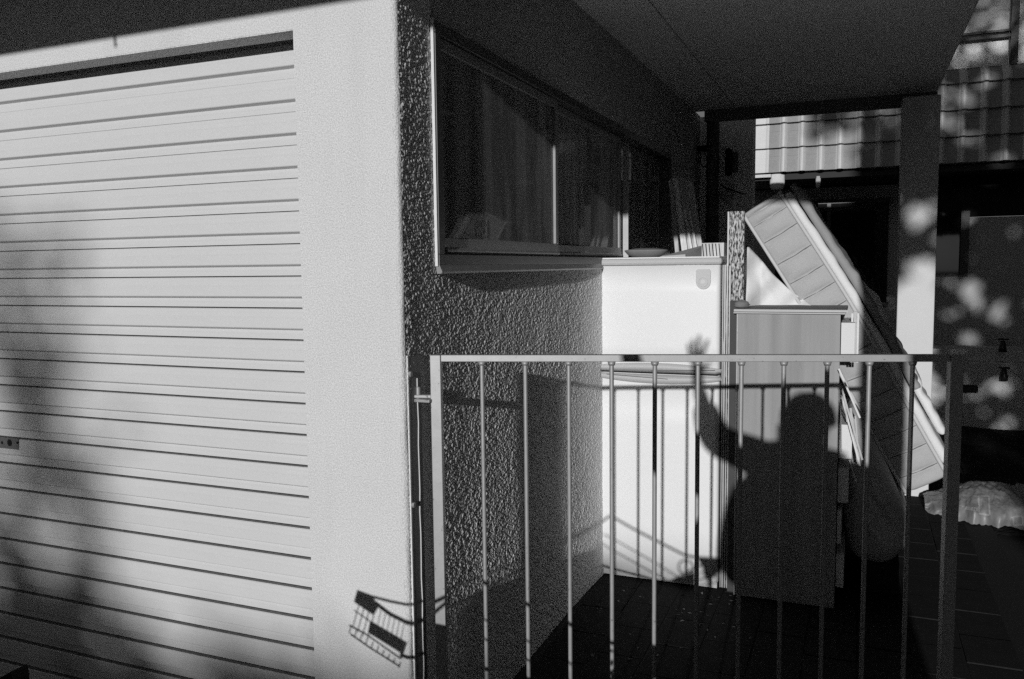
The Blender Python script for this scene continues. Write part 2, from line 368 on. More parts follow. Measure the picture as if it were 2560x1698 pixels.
MB().box(WX-.03, WX+.0, 4.46, 4.475, WIN_Z0+.034, WIN_Z1-.06).build('track_stop', M_gate, winobj)
# inside: curtain, carton, pale strip
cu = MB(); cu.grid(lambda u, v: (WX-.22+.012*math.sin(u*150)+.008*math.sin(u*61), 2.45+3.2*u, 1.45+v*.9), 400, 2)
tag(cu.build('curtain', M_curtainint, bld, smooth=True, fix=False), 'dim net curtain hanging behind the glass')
a = at(1172, 598, 0, WX-.15); b = at(1330, 598, 0, WX-.15)
carton = MB().box(WX-.2, WX-.12, a.y, b.y, WIN_Z0+.03, WIN_Z0+.115).box(WX-.198, WX-.122, a.y+.01, b.y-.01, WIN_Z0+.116, WIN_Z0+.12).build('carton', M_inbox, loc=(WX-.16, a.y, WIN_Z0))
tag(carton, 'low carton lying on the inner sill behind the nearest window pane', 'box')
MB().box(WX-.13, WX-.12, 2.36, 2.42, WIN_Z0+.05, WIN_Z0+.47).build('blind_edge', M_card, bld)
# roof slab ------------------------------------------------------------------
RX, RY0, RY1 = .46, -.12, 6.42
sl_ = MB().box(-6, RX, RY0, RY1, 2.694, 2.86).build('roof_slab', M_soffit, bld)
xs = [-6, -3.3, -.862, .452]
for a_, b_ in zip(xs[:-1], xs[1:]):
    for (y0, y1) in ((RY0+.01, 3.0), (3.0, RY1-.01)):
        MB().box(a_+.004, b_-.004, y0+.003, y1-.003, 2.680, 2.693).build('soffit_board', M_soffit, sl_)
MB().box(WX+.08, RX-.004, RY1-.06, RY1+.02, 2.60, 2.679).build('edge_beam', M_beam, bld)
# little drip hanging from the slab's front edge
dq = at(290, 118, 1, WY); dq = dq+SD*((-.11-dq.y)/SD.y)
MB().tube([(dq.x, -.11, dq.z+.2), (dq.x-.003, -.112, dq.z+.02), (dq.x, -.11, dq.z)], .006, 6).build('drip_wire', M_iron, bld)
# return wall at the patio's far end
rw = MB().box(WX-.08, -.765, 6.62, 6.8, -.05, 2.677).build('return_wall', M_wallr, bld, bevel=.006)
# ------------------------------------------------------------------ columns carrying the slab
col1 = MB().box(.232, .452, 6.02, 6.24, -.05, 2.60).build('concrete_column', M_column, bevel=.008, loc=(.34, 6.13, 0))
tag(col1, 'square concrete column speckled with leaf light, holding the far corner of the roof slab', 'column')
col2 = MB().box(.308, .505, -.36, -.13, -.045, 2.678).build('concrete_column', M_column, bevel=.008, loc=(.46, -.25, 0))
tag(col2, 'square concrete column at the near corner of the slab beside the photographer', 'column')

# downpipe, bulkhead box, cables, torn sheet
dp = thing('downpipe', 'dark round downpipe running down the return wall behind the patio', 'pipe', (-1.0, 6.5, 0))
pxp = at(1782, 400, 1, 6.5)
MB().tube([(pxp.x, 6.5, 0), (pxp.x, 6.5, 2.67)], .047, 20, cap=False).build('pipe', M_pipeM, dp, smooth=True)
p = at(1755, 372, 1, 6.5)
MB().box(p.x-.07, p.x+.05, 6.48, 6.53, p.z-.02, p.z+.02).build('pipe_bracket', M_dark, dp)
cb = at(1830, 405, 1, 6.55)
bh = thing('bulkhead_box', 'small dark edged box fixed to the return wall beside the downpipe', 'box', (cb.x, 6.6, cb.z))
MB().box(cb.x-.045, cb.x-.008, 6.50, 6.615, cb.z-.10, cb.z+.10).build('cover', M_dark, bh, bevel=.012)
MB().box(cb.x-.006, cb.x+.038, 6.55, 6.615, cb.z-.075, cb.z+.075).build('casing', M_pipeM, bh, bevel=.014)
def wire(name, label, ptsx, y, r=.004):
    m = MB(); m.tube([at(a, b, 1, y) for a, b in ptsx], r, 6); o = m.build(name, M_black, smooth=True); tag(o, label, 'cable'); return o
wire('cable', 'thin cable looping down the wall left of the downpipe to its bracket', [(1702, 285), (1703, 345), (1712, 355), (1735, 362), (1750, 370)], 6.45)
wire('cable', 'short cable hanging below the pipe bracket', [(1751, 378), (1752, 410), (1758, 417), (1768, 418)], 6.44)
wire('cable', 'black cable sagging across the torn sheet on the return wall', [(1800, 462), (1815, 470), (1835, 478), (1860, 485)], 6.3, .007)
wire('cable', 'thin wire drooping below the torn sheet on the return wall', [(1796, 478), (1806, 496), (1822, 507), (1832, 508)], 6.35, .003)
ts = MB(); ply = [(1797, 440), (1812, 447), (1836, 462), (1838, 478), (1832, 500), (1830, 508), (1812, 504), (1797, 478)]
c0 = at(1816, 475, 1, 6.45)
pp = [at(a, b, 1, 6.45+.05*math.sin(i*1.9)) for i, (a, b) in enumerate(ply)]
ts.v = [c0]+pp; ts.f = [(0, i+1, (i+1) % len(pp)+1) for i in range(len(pp))]
o = ts.build('torn_sheet', M_plank1, fix=False); so_ = o.modifiers.new('s', 'SOLIDIFY'); so_.thickness = .006
tag(o, 'crumpled torn sheet caught on the return wall by black cables', 'sheet')

# ------------------------------------------------------------------ leaning timber behind the fridge
def board(name, label, p0, p1, wpx0, y, m, th=.03, ybase=None):
    """board whose face runs between two photo edges: p0 = (left,right) at top, p1 = at bottom"""
    t0, t1 = at(*p0[0], 1, y+.12), at(*p0[1], 1, y+.12); b0, b1 = at(*p1[0], 1, y), at(*p1[1], 1, y)
    mb = MB(); mb.prism([t0, t1, b1, b0], (0, th, 0)); o = mb.build(name, m, loc=((b0+b1)/2), bevel=.002)
    return tag(o, label, 'board', 'boards leaning on the wall behind the fridge')
board('timber_board', 'narrow dark weathered board, leftmost of those leaning behind the fridge', ((1671, 452), (1681, 446)), ((1722, 790), (1712, 790)) if 0 else ((1712, 900), (1722, 900)), 0, 4.95, M_plank1)
board('timber_board', 'pale narrow stripped board leaning behind the fridge', ((1681, 444), (1694, 446)), ((1738, 900), (1756, 900)), 0, 4.9, M_plank2)
wb = board('timber_board', 'wide grey grooved board leaning behind the fridge', ((1696, 441), (1731, 456)), ((1757, 900), (1800, 900)), 0, 4.93, M_plank1)
for xx in (.45, .80):
    t0 = at(1696+35*xx, 520+10*xx, 1, 4.98); b0 = at(1757+43*xx, 900, 1, 4.915)
    MB().obb(t0, b0, .012, .008, up=(0, 1, 0)).build('raised_bead', M_plank2, wb)

# ------------------------------------------------------------------ fridge
FY = 3.93
fl, fr_ = at(1491, 900, 1, FY).x, at(1800, 900, 1, FY).x
zt, zc = at(1640, 645, 1, FY).z, at(1640, 664, 1, FY).z
zs = at(1640, 932, 1, FY).z
fz0 = .035
fridge = thing('fridge', 'tall white two door fridge freezer standing against the stucco wall behind the gate', 'fridge', ((fl+fr_)/2, FY+.3, 0))
MB().box(fl+.006, fr_-.004, FY+.055, FY+.56, .05, zc-.01).build('cabinet', M_fgrey, fridge, bevel=.006)
def doorpanel(z0, z1, name):
    m = MB(); nu, nv = 24, 12
    def fn(u, v):
        x = fl+.002+(fr_-fl-.004)*u; z = z0+(z1-z0)*v
        e = min(u, 1-u)*(fr_-fl); ez = min(v, 1-v)*(z1-z0); rr = .018
        d = -.012*(1-(2*u-1)**2) + (rr-math.sqrt(max(0, rr*rr-(rr-min(e, rr))**2)))
        return (x, FY+.0+d, z)
    us = [0, .004, .01, .02, .032]+[.05+.9*i/20 for i in range(21)]+[.968, .98, .99, .996, 1]
    vs = [fn(u, v) for v in (0, .25, .5, .75, 1) for u in us]; n = len(us)
    m.add(vs, [(j*n+i, j*n+i+1, (j+1)*n+i+1, (j+1)*n+i) for j in range(4) for i in range(n-1)])
    nb = len(vs); back = [(fl+.002, FY+.05, z0), (fr_-.002, FY+.05, z0), (fr_-.002, FY+.05, z1), (fl+.002, FY+.05, z1)]
    m.add(back, [(3, 2, 1, 0)])
    # rims
    m.f.append(tuple(range(n-1, -1, -1))+(nb, nb+1)); m.f.append(tuple(range(4*n, 5*n))+(nb+2, nb+3))
    m.f.append((0, n, 2*n, 3*n, 4*n, nb+3, nb)); m.f.append(tuple([n-1, nb+1, nb+2, 5*n-1, 4*n-1, 3*n-1, 2*n-1]))
    return m.build(name, M_fridge, fridge, smooth=False)
up_ = doorpanel(zs+.004, zc, 'freezer_door'); lo_ = doorpanel(fz0, zs-.004, 'fridge_door')
for o in (up_, lo_):
    for p in o.data.polygons: p.use_smooth = abs(p.normal.y) > .5
# top cap
m = MB(); m.box(fl-.006, fr_+.006, FY-.012, FY+.57, zc+.001, zt-.002); m.build('top_cap', M_fgrey, fridge, bevel=.012)
MB().box(fl+.008, fr_-.006, FY+.0, FY+.56, zt-.003, zt+.004).build('top_panel', M_fridge, fridge, bevel=.003)
# lens shaped grip bands either side of the split
def band(z0, sgn, name):
    m = MB(); n = 24; pf = []; pb = []
    for i in range(n+1):
        u = i/n; x = fl-.003+(fr_-fl+.008)*u; zz = z0+sgn*(.022+.022*math.sin(math.pi*u)**.8)
        d = -.016-.010*(1-(2*u-1)**2)+ (.012 if i in (0, n) else 0)
        pf.append((x, FY+d, zz)); pb.append((x, FY+d-.004*0, z0))
    vs = pf+pb+[(x, FY+.02, z) for (x, y, z) in pf]
    N = n+1
    m.add(vs, [(i, i+1, N+i+1, N+i) for i in range(n)]+[(2*N+i, 2*N+i+1, i+1, i) for i in range(n)]+[(N+i, N+i+1, 2*N+i+1, 2*N+i) for i in range(n)])
    o = m.build(name, M_fgrey, fridge, smooth=True); return o
band(zs+.005, 1, 'door_grip'); band(zs-.005, -1, 'door_grip')
MB().box(fl+.01, fr_-.01, FY-.008, FY+.02, zs-.0035, zs+.0035).build('door_gasket', M_dark, fridge)
for s_ in (1, -1):   # crescent finger recesses on the bands
    pts = [(fl+.06+.5*(fr_-fl)*i/10+(.22 if s_ > 0 else 0), FY-.0275, zs+s_*(.012+.013*(i/10))) for i in range(11)]
    MB().tube(pts, .0015, 5).build('grip_line', M_fdark, fridge)
# badge: shield with a ring
cb_ = at(1758, 698, 1, FY-.012); sh = []
w_, h_ = .034, .046
for i in range(25):
    t = math.pi*i/24; sh.append((cb_.x+w_*math.cos(t+math.pi), FY-.013, cb_.z-.012+ (w_*1.0)*math.sin(t+math.pi)))
top_ = [(cb_.x+w_, h_-.008), (cb_.x+w_-.008, h_), (cb_.x-w_+.008, h_), (cb_.x-w_, h_-.008)]
poly = sh+[(x, FY-.013, cb_.z+z) for x, z in top_]
bd = MB().prism(poly, (0, .004+.008, 0)).build('badge', M_badge, fridge)
rn = MB().tube([(cb_.x+.021*math.cos(t), FY-.014, cb_.z-.013+.021*math.sin(t)) for t in [2*math.pi*i/24 for i in range(25)]], .0022, 6, cap=False).build('badge_ring', M_badge2, bd)
MB().tube([(cb_.x, FY-.0155, cb_.z-.013), (cb_.x, FY-.012, cb_.z-.013)], .010, 16).build('badge_centre', M_badge2, bd)
MB().box(fl+.006, fr_-.006, FY+.01, FY+.05, .005, fz0-.003).build('kick_strip', M_fgrey, fridge)
for x in (fl+.05, fr_-.05): MB().tube([(x, FY+.06, -.0), (x, FY+.06, .05)], .018, 10).build('foot', M_dark, fridge)
# things on the fridge
a, b, c, d = at(1652, 641, 1, 4.1), at(1762, 608, 1, 4.3), at(1828, 612, 1, 4.3), at(1828, 641, 1, 4.1)
tr = thing('cardboard_tray', 'pale sloping cardboard tray lying on top of the fridge', 'box', ((a.x+b.x)/2, 4.2, zt))
zz = zt+.004
mt = MB().add([(a.x, 4.05, zz), (b.x-.05, 4.05, zz), (b.x-.05, 4.05, zz+.012), (a.x+.02, 4.05, zz+.006),
               (a.x, 4.42, zz), (b.x, 4.42, zz), (b.x, 4.42, b.z), (a.x+.16, 4.42, b.z-.03)],
              [(0, 1, 2, 3), (3, 2, 6, 7), (4, 7, 6, 5), (0, 3, 7, 4), (0, 4, 5, 1), (1, 5, 6, 2)])
mt.build('tray_panel', M_card, tr)
mt = MB().box(b.x+.002, b.x+.11, 4.20, 4.42, zz, b.z-.002); mt.build('ribbed_side', M_plank1, tr)
for i in range(6):
    x = b.x+.012+.016*i
    MB().obb((x, 4.197, zz+.003), (x-.006, 4.197, b.z-.006), .004, .004).build('rib', M_dark, tr)
bp = at(1625, 630, 1, 4.35)
bo = MB(); ring_ = [(.012, 0), (.055, .002), (.085, .018), (.098, .034), (.100, .040), (.094, .042), (.05, .050), (0.001, .052)]
n = 32; bo.add([(bp.x-.02+1.15*r*math.cos(2*math.pi*k/n), 4.35+r*math.sin(2*math.pi*k/n), zt+.004+z) for r, z in ring_ for k in range(n)],
    [(j*n+k, j*n+(k+1) % n, (j+1)*n+(k+1) % n, (j+1)*n+k) for j in range(len(ring_)-1) for k in range(n)])
tag(bo.build('lidded_dish', M_woodtop, smooth=True, loc=(bp.x, 4.35, zt)), 'round lidded dish sitting on the fridge beside the window', 'dish')

# ------------------------------------------------------------------ planks between fridge and chest
y_ = 3.98
a, b = at(1823, 529, 1, y_), at(1861, 529, 1, y_)
pk = MB().box(a.x, b.x, y_, y_+.03, 0, a.z).build('peeling_plank', M_peel, loc=(a.x, y_, 0), bevel=.002)
tag(pk, 'upright plank with peeling pale paint standing between fridge and chest', 'plank')
MB().box(a.x-.006, a.x-.0005, y_-.004, y_+.03, .9, a.z-.001).build('edge_strip', M_drawer, pk)
zlow = at(1840, 752, 1, y_-.03).z
a2, b2 = at(1826, 752, 1, y_-.035), at(1846, 752, 1, y_-.035)
o = MB().box(a2.x, b2.x+.0, y_-.05, y_-.012, 0, zlow).build('dark_plank', M_darkwood, loc=(a2.x, y_, 0), bevel=.002)
tag(o, 'dark stained upright plank in front of the peeling one beside the fridge', 'plank')
fs = thing('metal_strips', 'bundle of thin upright metal strips between fridge and dark plank', 'strips', (a2.x-.03, y_, 0))
for px, r in ((1806, .0022), (1811, .0035), (1817, .0028), (1823, .0035)):
    q = at(px, 900, 1, y_-.03); MB().box(q.x-r, q.x+r, y_-.034, y_-.02, .01, zc-.02*random.random()).build('strip', M_gate, fs)
kn = MB(); kc = at(1852, 762, 1, 3.90)
kn.grid(lambda u, v: (kc.x+(.034*math.cos(6.283*u)*math.sin(3.1416*v))*(1+.3*noise.noise(Vector((u*5, v*5, 1)))), 3.93+.03*math.sin(6.283*u)*math.sin(3.1416*v), kc.z+.02*math.cos(3.1416*v)*(1+.5*noise.noise(Vector((u*4, v*4, 7))))), 16, 10)
tag(kn.build('knotted_rag', M_woodtop, smooth=True, loc=kc), 'small dark knotted rag at the corner of the chest top by the plank', 'rag')

# ------------------------------------------------------------------ chest of drawers, side on
CY = 3.90
cx0, cx1 = at(1839, 1000, 1, CY).x, at(2097, 1000, 1, CY).x
ctop = at(1960, 784, 1, CY).z
ch = thing('chest_of_drawers', 'grey chest of drawers, plain side forward, drawer fronts sticking out at the right', 'chest of drawers', ((cx0+cx1)/2, CY+.45, 0))
MB().box(cx0, cx1, CY, CY+.018, .0, ctop).build('side_panel', M_wood, ch, bevel=.0015)
MB().box(cx0, cx0+.015, CY+.019, CY+.93, .05, ctop).box(cx0, cx1, CY+.931, CY+.95, .05, ctop).build('carcass', M_wood, ch)
MB().box(cx0-.01, cx1+.025, CY-.014, CY+.96, ctop+.006, ctop+.020).build('top_board', M_woodtop, ch, bevel=.003)
MB().box(cx0-.012, cx1+.02, CY-.016, CY-.002, ctop-.001, ctop+.0055).build('top_edging', M_fgrey, ch, bevel=.002)
MB().box(cx0-.010, cx1+.03, CY-.0175, CY-.0145, ctop+.008, ctop+.018).build('top_edging', M_fgrey, ch)
MB().box(cx0+.003, cx0+.006, CY-.003, CY-.0005, .02, ctop-.004).build('edge_trim', M_gate, ch)
rowsd = [(807, 1003, .060, M_drawer), (1062, 1147, .058, M_drawer), (1171, 1258, .048, M_drawer), (1277, 1361, .022, M_drawer), (1388, 1471, .036, M_drawer)]
for (p0, p1, w__, mm) in rowsd:
    z1 = at(2110, p0, 1, CY+.01).z; z0 = at(2110, p1 if p0 != 807 else 898, 1, CY+.01).z
    MB().box(cx1+.003, cx1+w__, CY+.012, CY+.92, z0, z1).build('drawer_front', mm, ch, bevel=.002)
# pale upright strips, right of the chest top
q = at(2138, 800, 1, 3.98)
o = thing('pale_laths', 'short pale upright laths beside the top drawer of the chest', 'laths', (q.x, 3.98, 0))
for dx, ww in ((-.012, .004), (.0, .006), (.012, .004)):
    MB().box(q.x+dx-ww, q.x+dx+ww, 3.975, 3.99, at(2138, 906, 1, 3.98).z, at(2130, 779, 1, 3.98).z-abs(dx)*.6).build('lath', M_drawer if dx else M_fgrey, o)
# bundle of blind slats leaning off the drawers
bs = thing('blind_slats', 'fanned bundle of thin pale blind slats leaning between the drawers and the mattress', 'slats', (.02, 3.88, .5))
for i, (a, b, w__) in enumerate((((2097, 922), (2150, 1045), 4), ((2101, 960), (2156, 1150), 4), ((2110, 985), (2118, 1055), 3), ((2104, 990), (2150, 1165), 4), ((2126, 1020), (2146, 1160), 5), ((2138, 1040), (2148, 1150), 3), ((2124, 1150), (2141, 1207), 3), ((2131, 1150), (2143, 1200), 2), ((2099, 960), (2104, 1130), 3))):
    y = 3.84+.007*i
    p, q = at(*a, 1, y), at(*b, 1, y)
    MB().obb(p, q, w__*.0019, .004, up=(0, -1, .05)).build('slat', [M_drawer, M_gate, M_fgrey][i % 3], bs)

# ------------------------------------------------------------------ white draped sheet behind the chest
ds = MB()
def sheetfn(u, v):
    xl = at(1815, 700, 1, 4.34).x; xr = at(2060, 700, 1, 4.34).x
    x = xl+(xr-xl)*u
    zt_ = at(1885, 618, 1, 4.34).z
    pk_ = .27
    top = zt_ - (abs(u-pk_)/pk_)**1.3*.11 if u < pk_ else zt_-(u-pk_)*.40-.05*math.sin((u-pk_)*3.7)
    z = 1.0+(top-1.0)*v
    y = 4.07+.20*min(1, u*2.6)+.022*math.sin((u*14-v*9))*(1-.4*v)+.014*math.sin(u*31-v*17)+.02*noise.noise(Vector((u*6, v*5, 0)))-.05*(1-v)
    return (x, y, z)
ds.grid(sheetfn, 80, 40)
o = ds.build('draped_sheet', M_cloth, smooth=True, fix=False, loc=(-.4, 4.62, 1.0)); s_ = o.modifiers.new('s', 'SOLIDIFY'); s_.thickness = .006
tag(o, 'creased white sheet draped behind the chest top and under the mattress', 'sheet')

# ------------------------------------------------------------------ leaning mattress
MPATH = [(-.455, 1.845), (-.40, 1.755), (-.26, 1.53), (-.14, 1.335), (-.01, 1.105), (.11, .875), (.215, .68), (.315, .50)]
def catmull(P, n):
    out = []
    for k in range(n+1):
        t = k/n*(len(P)-1); i = min(int(t), len(P)-2); f = t-i
        p0, p1, p2, p3 = P[max(i-1, 0)], P[i], P[i+1], P[min(i+2, len(P)-1)]
        out.append(tuple(.5*((2*p1[a])+(-p0[a]+p2[a])*f+(2*p0[a]-5*p1[a]+4*p2[a]-p3[a])*f*f+(-p0[a]+3*p1[a]-3*p2[a]+p3[a])*f**3) for a in range(len(p1))))
    return out
MY = 4.30
def sweep(path, o0, o1, y0, y1, puff=0, quilts=0, lump=0, seed=0, t0=0, t1=1, rc=.02, nseg=160, amp0=0):
    """slab along the path; o0..o1 = offsets along the normal (up and to the right)"""
    P = catmull(path, nseg); i0, i1 = int(t0*nseg), int(t1*nseg); m = MB(); rings = []
    for i in range(i0, i1+1):
        a = P[max(i-1, 0)]; b = P[min(i+1, nseg)]; d = Vector((b[0]-a[0], 0, b[1]-a[1])).normalized(); nrm = Vector((-d.z, 0, d.x)); nrm = nrm if nrm.x > 0 else -nrm
        c = Vector((P[i][0], 0, P[i][1])); s = i/nseg
        q = abs(math.sin(math.pi*s*quilts)) if quilts else 1
        endr = min(1, min(i-i0, i1-i)/3.0+.55)
        om, oh = (o0+o1)/2, (o1-o0)/2*endr; L = lump*noise.noise(Vector((s*9, seed, 1)))+lump*.6*noise.noise(Vector((s*24, seed, 4)))
        A = -1; ring = []
        # cross-section from front-lower corner round
        pr = puff*q**.5
        sec = [(-1, .0, 1), (-.85, -.35, 0), (-.5, -.8, 0), (0, -1, 0), (.5, -.8, 0), (.85, -.35, 0), (1, 0, 1)]
        for (k_, dy, cc) in sec: ring.append(c+nrm*(om+oh*k_+(L if k_ > 0 else 0))+Vector((0, y0+rc*.4+dy*pr, 0)))
        for jj in range(1, 7):
            yy = y0+(y1-y0)*jj/6; ll = L+lump*.8*noise.noise(Vector((s*8, yy*5, seed)))
            ring.append(c+nrm*(o1*1.0*endr+om*(1-endr)+ll)+Vector((0, yy, 0)))
        for jj in range(6, 0, -1):
            yy = y0+(y1-y0)*jj/6; ring.append(c+nrm*(om-oh)+Vector((0, yy, 0)))
        rings.append(ring)
    n = len(rings[0]); m.add([v for r in rings for v in r], [(i*n+k, i*n+(k+1) % n, (i+1)*n+(k+1) % n, (i+1)*n+k) for i in range(len(rings)-1) for k in range(n)]+[tuple(range(n)), tuple(range((len(rings)-1)*n, len(rings)*n))])
    return m
mt_ = thing('mattress', 'old quilted single mattress leaning diagonally across the corner behind the chest', 'mattress', (0, MY+.5, .5))
sweep(MPATH, -.098, .098, MY, MY+1.0, puff=.030, quilts=16, rc=.01).build('mattress_core', M_matt, mt_, smooth=True)
P_ = catmull(MPATH, 80)
for sgn in (-1, 1):
    pts = []
    for i in range(81):
        a = P_[max(i-1, 0)]; b = P_[min(i+1, 80)]; d = Vector((b[0]-a[0], 0, b[1]-a[1])).normalized(); nrm = Vector((-d.z, 0, d.x)); nrm = nrm if nrm.x > 0 else -nrm
        pts.append(Vector((P_[i][0], MY-.002, P_[i][1]))+nrm*(.100*sgn))
    MB().tube(pts, .0085, 8).build('piping', M_pipe, mt_, smooth=True)
for k in range(1, 16):
    i = k*10; P2 = catmull(MPATH, 160); a, b = P2[i-1], P2[min(i+1, 160)]; d = Vector((b[0]-a[0], 0, b[1]-a[1])).normalized(); nrm = Vector((-d.z, 0, d.x)); nrm = nrm if nrm.x > 0 else -nrm
    c = Vector((P2[i][0], MY+.000, P2[i][1]))
    MB().tube([c-nrm*.088+Vector((0, .006, 0)), c+d*.006, c+nrm*.088+Vector((0, .006, 0))], .0042, 5).build('quilt_seam', M_seam, mt_)
o = sweep(MPATH, .104, .145, MY+.01, MY+.98, puff=.015, lump=.008, seed=3, t0=.06, t1=.955, rc=.01).build('mattress_topper', M_cloth, smooth=True, loc=(.1, MY+.5, 1))
tag(o, 'thin white mattress topper lying along the upper face of the leaning mattress', 'topper')
o = sweep(MPATH, .147, .190, MY+.45, MY+1.02, puff=.02, lump=.024, seed=5, t0=.34, t1=.93, rc=.01).build('bunched_sheet', M_cloth, smooth=True, loc=(.1, MY+.8, 1))
tag(o, 'bunched white sheet along the far lower edge of the leaning mattress', 'sheet')
o = sweep(MPATH, .149, .19, MY+.05, MY+.96, puff=.02, lump=.022, seed=9, t0=.0, t1=.72, rc=.01).build('grey_blanket', M_blanket, smooth=True, loc=(.0, MY+.5, 1.2))
tag(o, 'rumpled grey blanket draped over the top end of the leaning mattress', 'blanket')
# dark canvas cover slumped underneath
BP = [(-.12, .95), (.02, .78), (.13, .56), (.22, .36), (.30, .19)]
cvm = MB()
outl = [(2128, 980), (2165, 1075), (2210, 1150), (2248, 1240), (2268, 1290), (2288, 1352), (2268, 1390), (2250, 1404), (2225, 1432), (2160, 1425), (2110, 1400), (2098, 1250), (2098, 1080)]
OP = [at(a, b, 1, 4.12) for a, b in outl]; cc = sum(OP, Vector())/len(OP)
NR = 9
vs = []
for j in range(NR+1):
    t = j/NR
    for i, p in enumerate(OP):
        q = cc.lerp(p, t); dome = .16*math.sqrt(max(0, 1-t*t)); w_n = noise.noise(Vector((q.x*7, q.z*7, 2)))*.05*(1-t*.4)
        fold = .025*math.sin((q.x*1.0+q.z*.55)*38+3*noise.noise(Vector((q.x*3, q.z*3, 0))))*(1-t)
        vs.append(Vector((q.x, 4.22-dome+w_n+fold, q.z)))
n = len(OP); cvm.add(vs, [(j*n+i, j*n+(i+1) % n, (j+1)*n+(i+1) % n, (j+1)*n+i) for j in range(1, NR) for i in range(n)]+[tuple(range(n, 2*n))])
cvm.v += [Vector((p.x, 4.9, p.z)) for p in OP]; B0 = len(cvm.v)-n
cvm.f += [(NR*n+i, NR*n+(i+1) % n, B0+(i+1) % n, B0+i) for i in range(n)]
o = cvm.build('canvas_cover', M_bag, smooth=True, loc=(.1, 4.3, .1)); ss = o.modifiers.new('s', 'SUBSURF'); ss.levels = 2; ss.render_levels = 2
tag(o, 'dark slumped canvas cover bunched under the lower end of the mattress', 'cover')
tg = MB(); tg.box(.04, .20, 4.15, 4.85, -.0, .17)
tag(tg.build('low_crate', M_dark, bevel=.01, loc=(.17, 4.5, 0)), 'low dark crate under the canvas cover', 'crate')

# plastic sack on the ground right of the gate
sk = thing('plastic_sack', 'crumpled printed plastic sack lying on the ground beyond the right gate post', 'sack', (.85, 5.9, 0))
s0 = MB()
def sackfn(u, v):
    L = at(2310+270*u, 1230, 1, 5.8); th = math.pi*v
    hgt = .155*(.35+.65*min(1, u*2.2))*(1+.12*noise.noise(Vector((u*5, v*3, 1))))
    return Vector((L.x, 5.8-.33*math.cos(th)*(.4+.6*min(1, u*2.5))+.05*noise.noise(Vector((u*9, v*6, 4))), .0+hgt*max(0, math.sin(th))**.7+.022*(.25-abs(noise.noise(Vector((u*9+2*v, v*5, 9)))))+.012*(.3-abs(noise.noise(Vector((u*22, v*12-3*u, 4))))) ))
s0.grid(sackfn, 160, 50); s0.build('sack', M_plastic, sk, smooth=True, fix=False)
from mathutils.bvhtree import BVHTree
bvh = BVHTree.FromPolygons([tuple(v) for v in s0.v], s0.f)
def sack_pt(px, py):
    d = (CR*((px-1280)/FPX)+CU*(-(py-849)/FPX)+CF).normalized()
    h = bvh.ray_cast(EYEP, d); return h[0]-d*.004 if h[0] else None
def printed(name, quad, wd=5, solid=False):
    m = MB()
    def strip(a, b, w, n=8):
        dx, dy = b[0]-a[0], b[1]-a[1]; L = math.hypot(dx, dy); ox, oy = -dy/L*w/2, dx/L*w/2
        pr = [(sack_pt(a[0]+dx*i/n+ox, a[1]+dy*i/n+oy), sack_pt(a[0]+dx*i/n-ox, a[1]+dy*i/n-oy)) for i in range(n+1)]
        for (p, q), (u, v) in zip(pr[:-1], pr[1:]):
            if p and q and u and v: m.add([p, q, v, u], [(0, 1, 2, 3)])
    if solid: strip(((quad[0][0]+quad[3][0])/2, (quad[0][1]+quad[3][1])/2), ((quad[1][0]+quad[2][0])/2, (quad[1][1]+quad[2][1])/2), solid)
    else:
        for a, b in zip(quad, quad[1:]+quad[:1]): strip(a, b, wd)
    if m.v: m.build(name, M_print, sk, fix=False)
printed('printed_square', [(2446, 1240), (2472, 1240), (2474, 1288), (2448, 1284)])
printed('printed_square', [(2532, 1292), (2556, 1290), (2557, 1312), (2534, 1314)])
printed('printed_band', [(2398, 1262), (2448, 1270), (2448, 1280), (2398, 1272)], solid=9)
# leaf litter on the patio
lt = MB()
for i in range(46):
    if i < 30: x, y = random.uniform(-1.1, -.3), random.uniform(2.6, 3.85)
    else: x, y = random.uniform(-.75, -.5), random.uniform(3.5, 3.88)
    r = random.uniform(.004, .014); a = random.uniform(0, 6.28); h = random.uniform(.002, .012)
    lt.add([(x+r*math.cos(a), y+r*math.sin(a), .003), (x-r*.4*math.sin(a), y+r*.4*math.cos(a), h), (x-r*math.cos(a), y-r*math.sin(a), .003), (x+r*.4*math.sin(a), y-r*.4*math.cos(a), h*.6)], [(0, 1, 2, 3)])
tag(lt.build('leaf_litter', mat('dry leaf', .13, .8), fix=False), kind='stuff', label='dry leaf scraps scattered on the patio pavers')

# ------------------------------------------------------------------ gate
GA = at(1077, 887, 1, 2.085); GZ = GA.z; GB = at(2405, 886, 2, GZ)
gd = (GB-GA); glen = gd.length; gd.normalize(); gn = Vector((-gd.y, gd.x, 0))
gate = thing('metal_gate', 'galvanised gate of round vertical bars swung slightly inward from the stucco wall', 'gate', (GA.x, GA.y, 0))
def gbar(name, s0, s1, z0, z1, th, m=M_gate, bevel=.0015):
    a = GA+gd*s0; b = GA+gd*s1; a.z = b.z = (z0+z1)/2
    return MB().obb(a, b, th, z1-z0).build(name, m, gate, bevel=bevel)
gbar('top_rail', .0305, glen-.0325, GZ-.019, GZ, .022)
gbar('bottom_rail', .0305, glen-.0325, .12, .145, .022)
gbar('stile', 0, .030, .10, GZ, .03)
gbar('stile', glen-.032, glen, .10, GZ, .03)
barm = MB().tube([(0, 0, .146), (0, 0, GZ-.0195)], .0062, 12, cap=False).mesh('bar', M_gate, smooth=True)
colm = MB().tube([(0, 0, GZ-.030), (0, 0, GZ-.0195)], .0085, 12, r1=.0115).mesh('weld', M_gate, smooth=True)
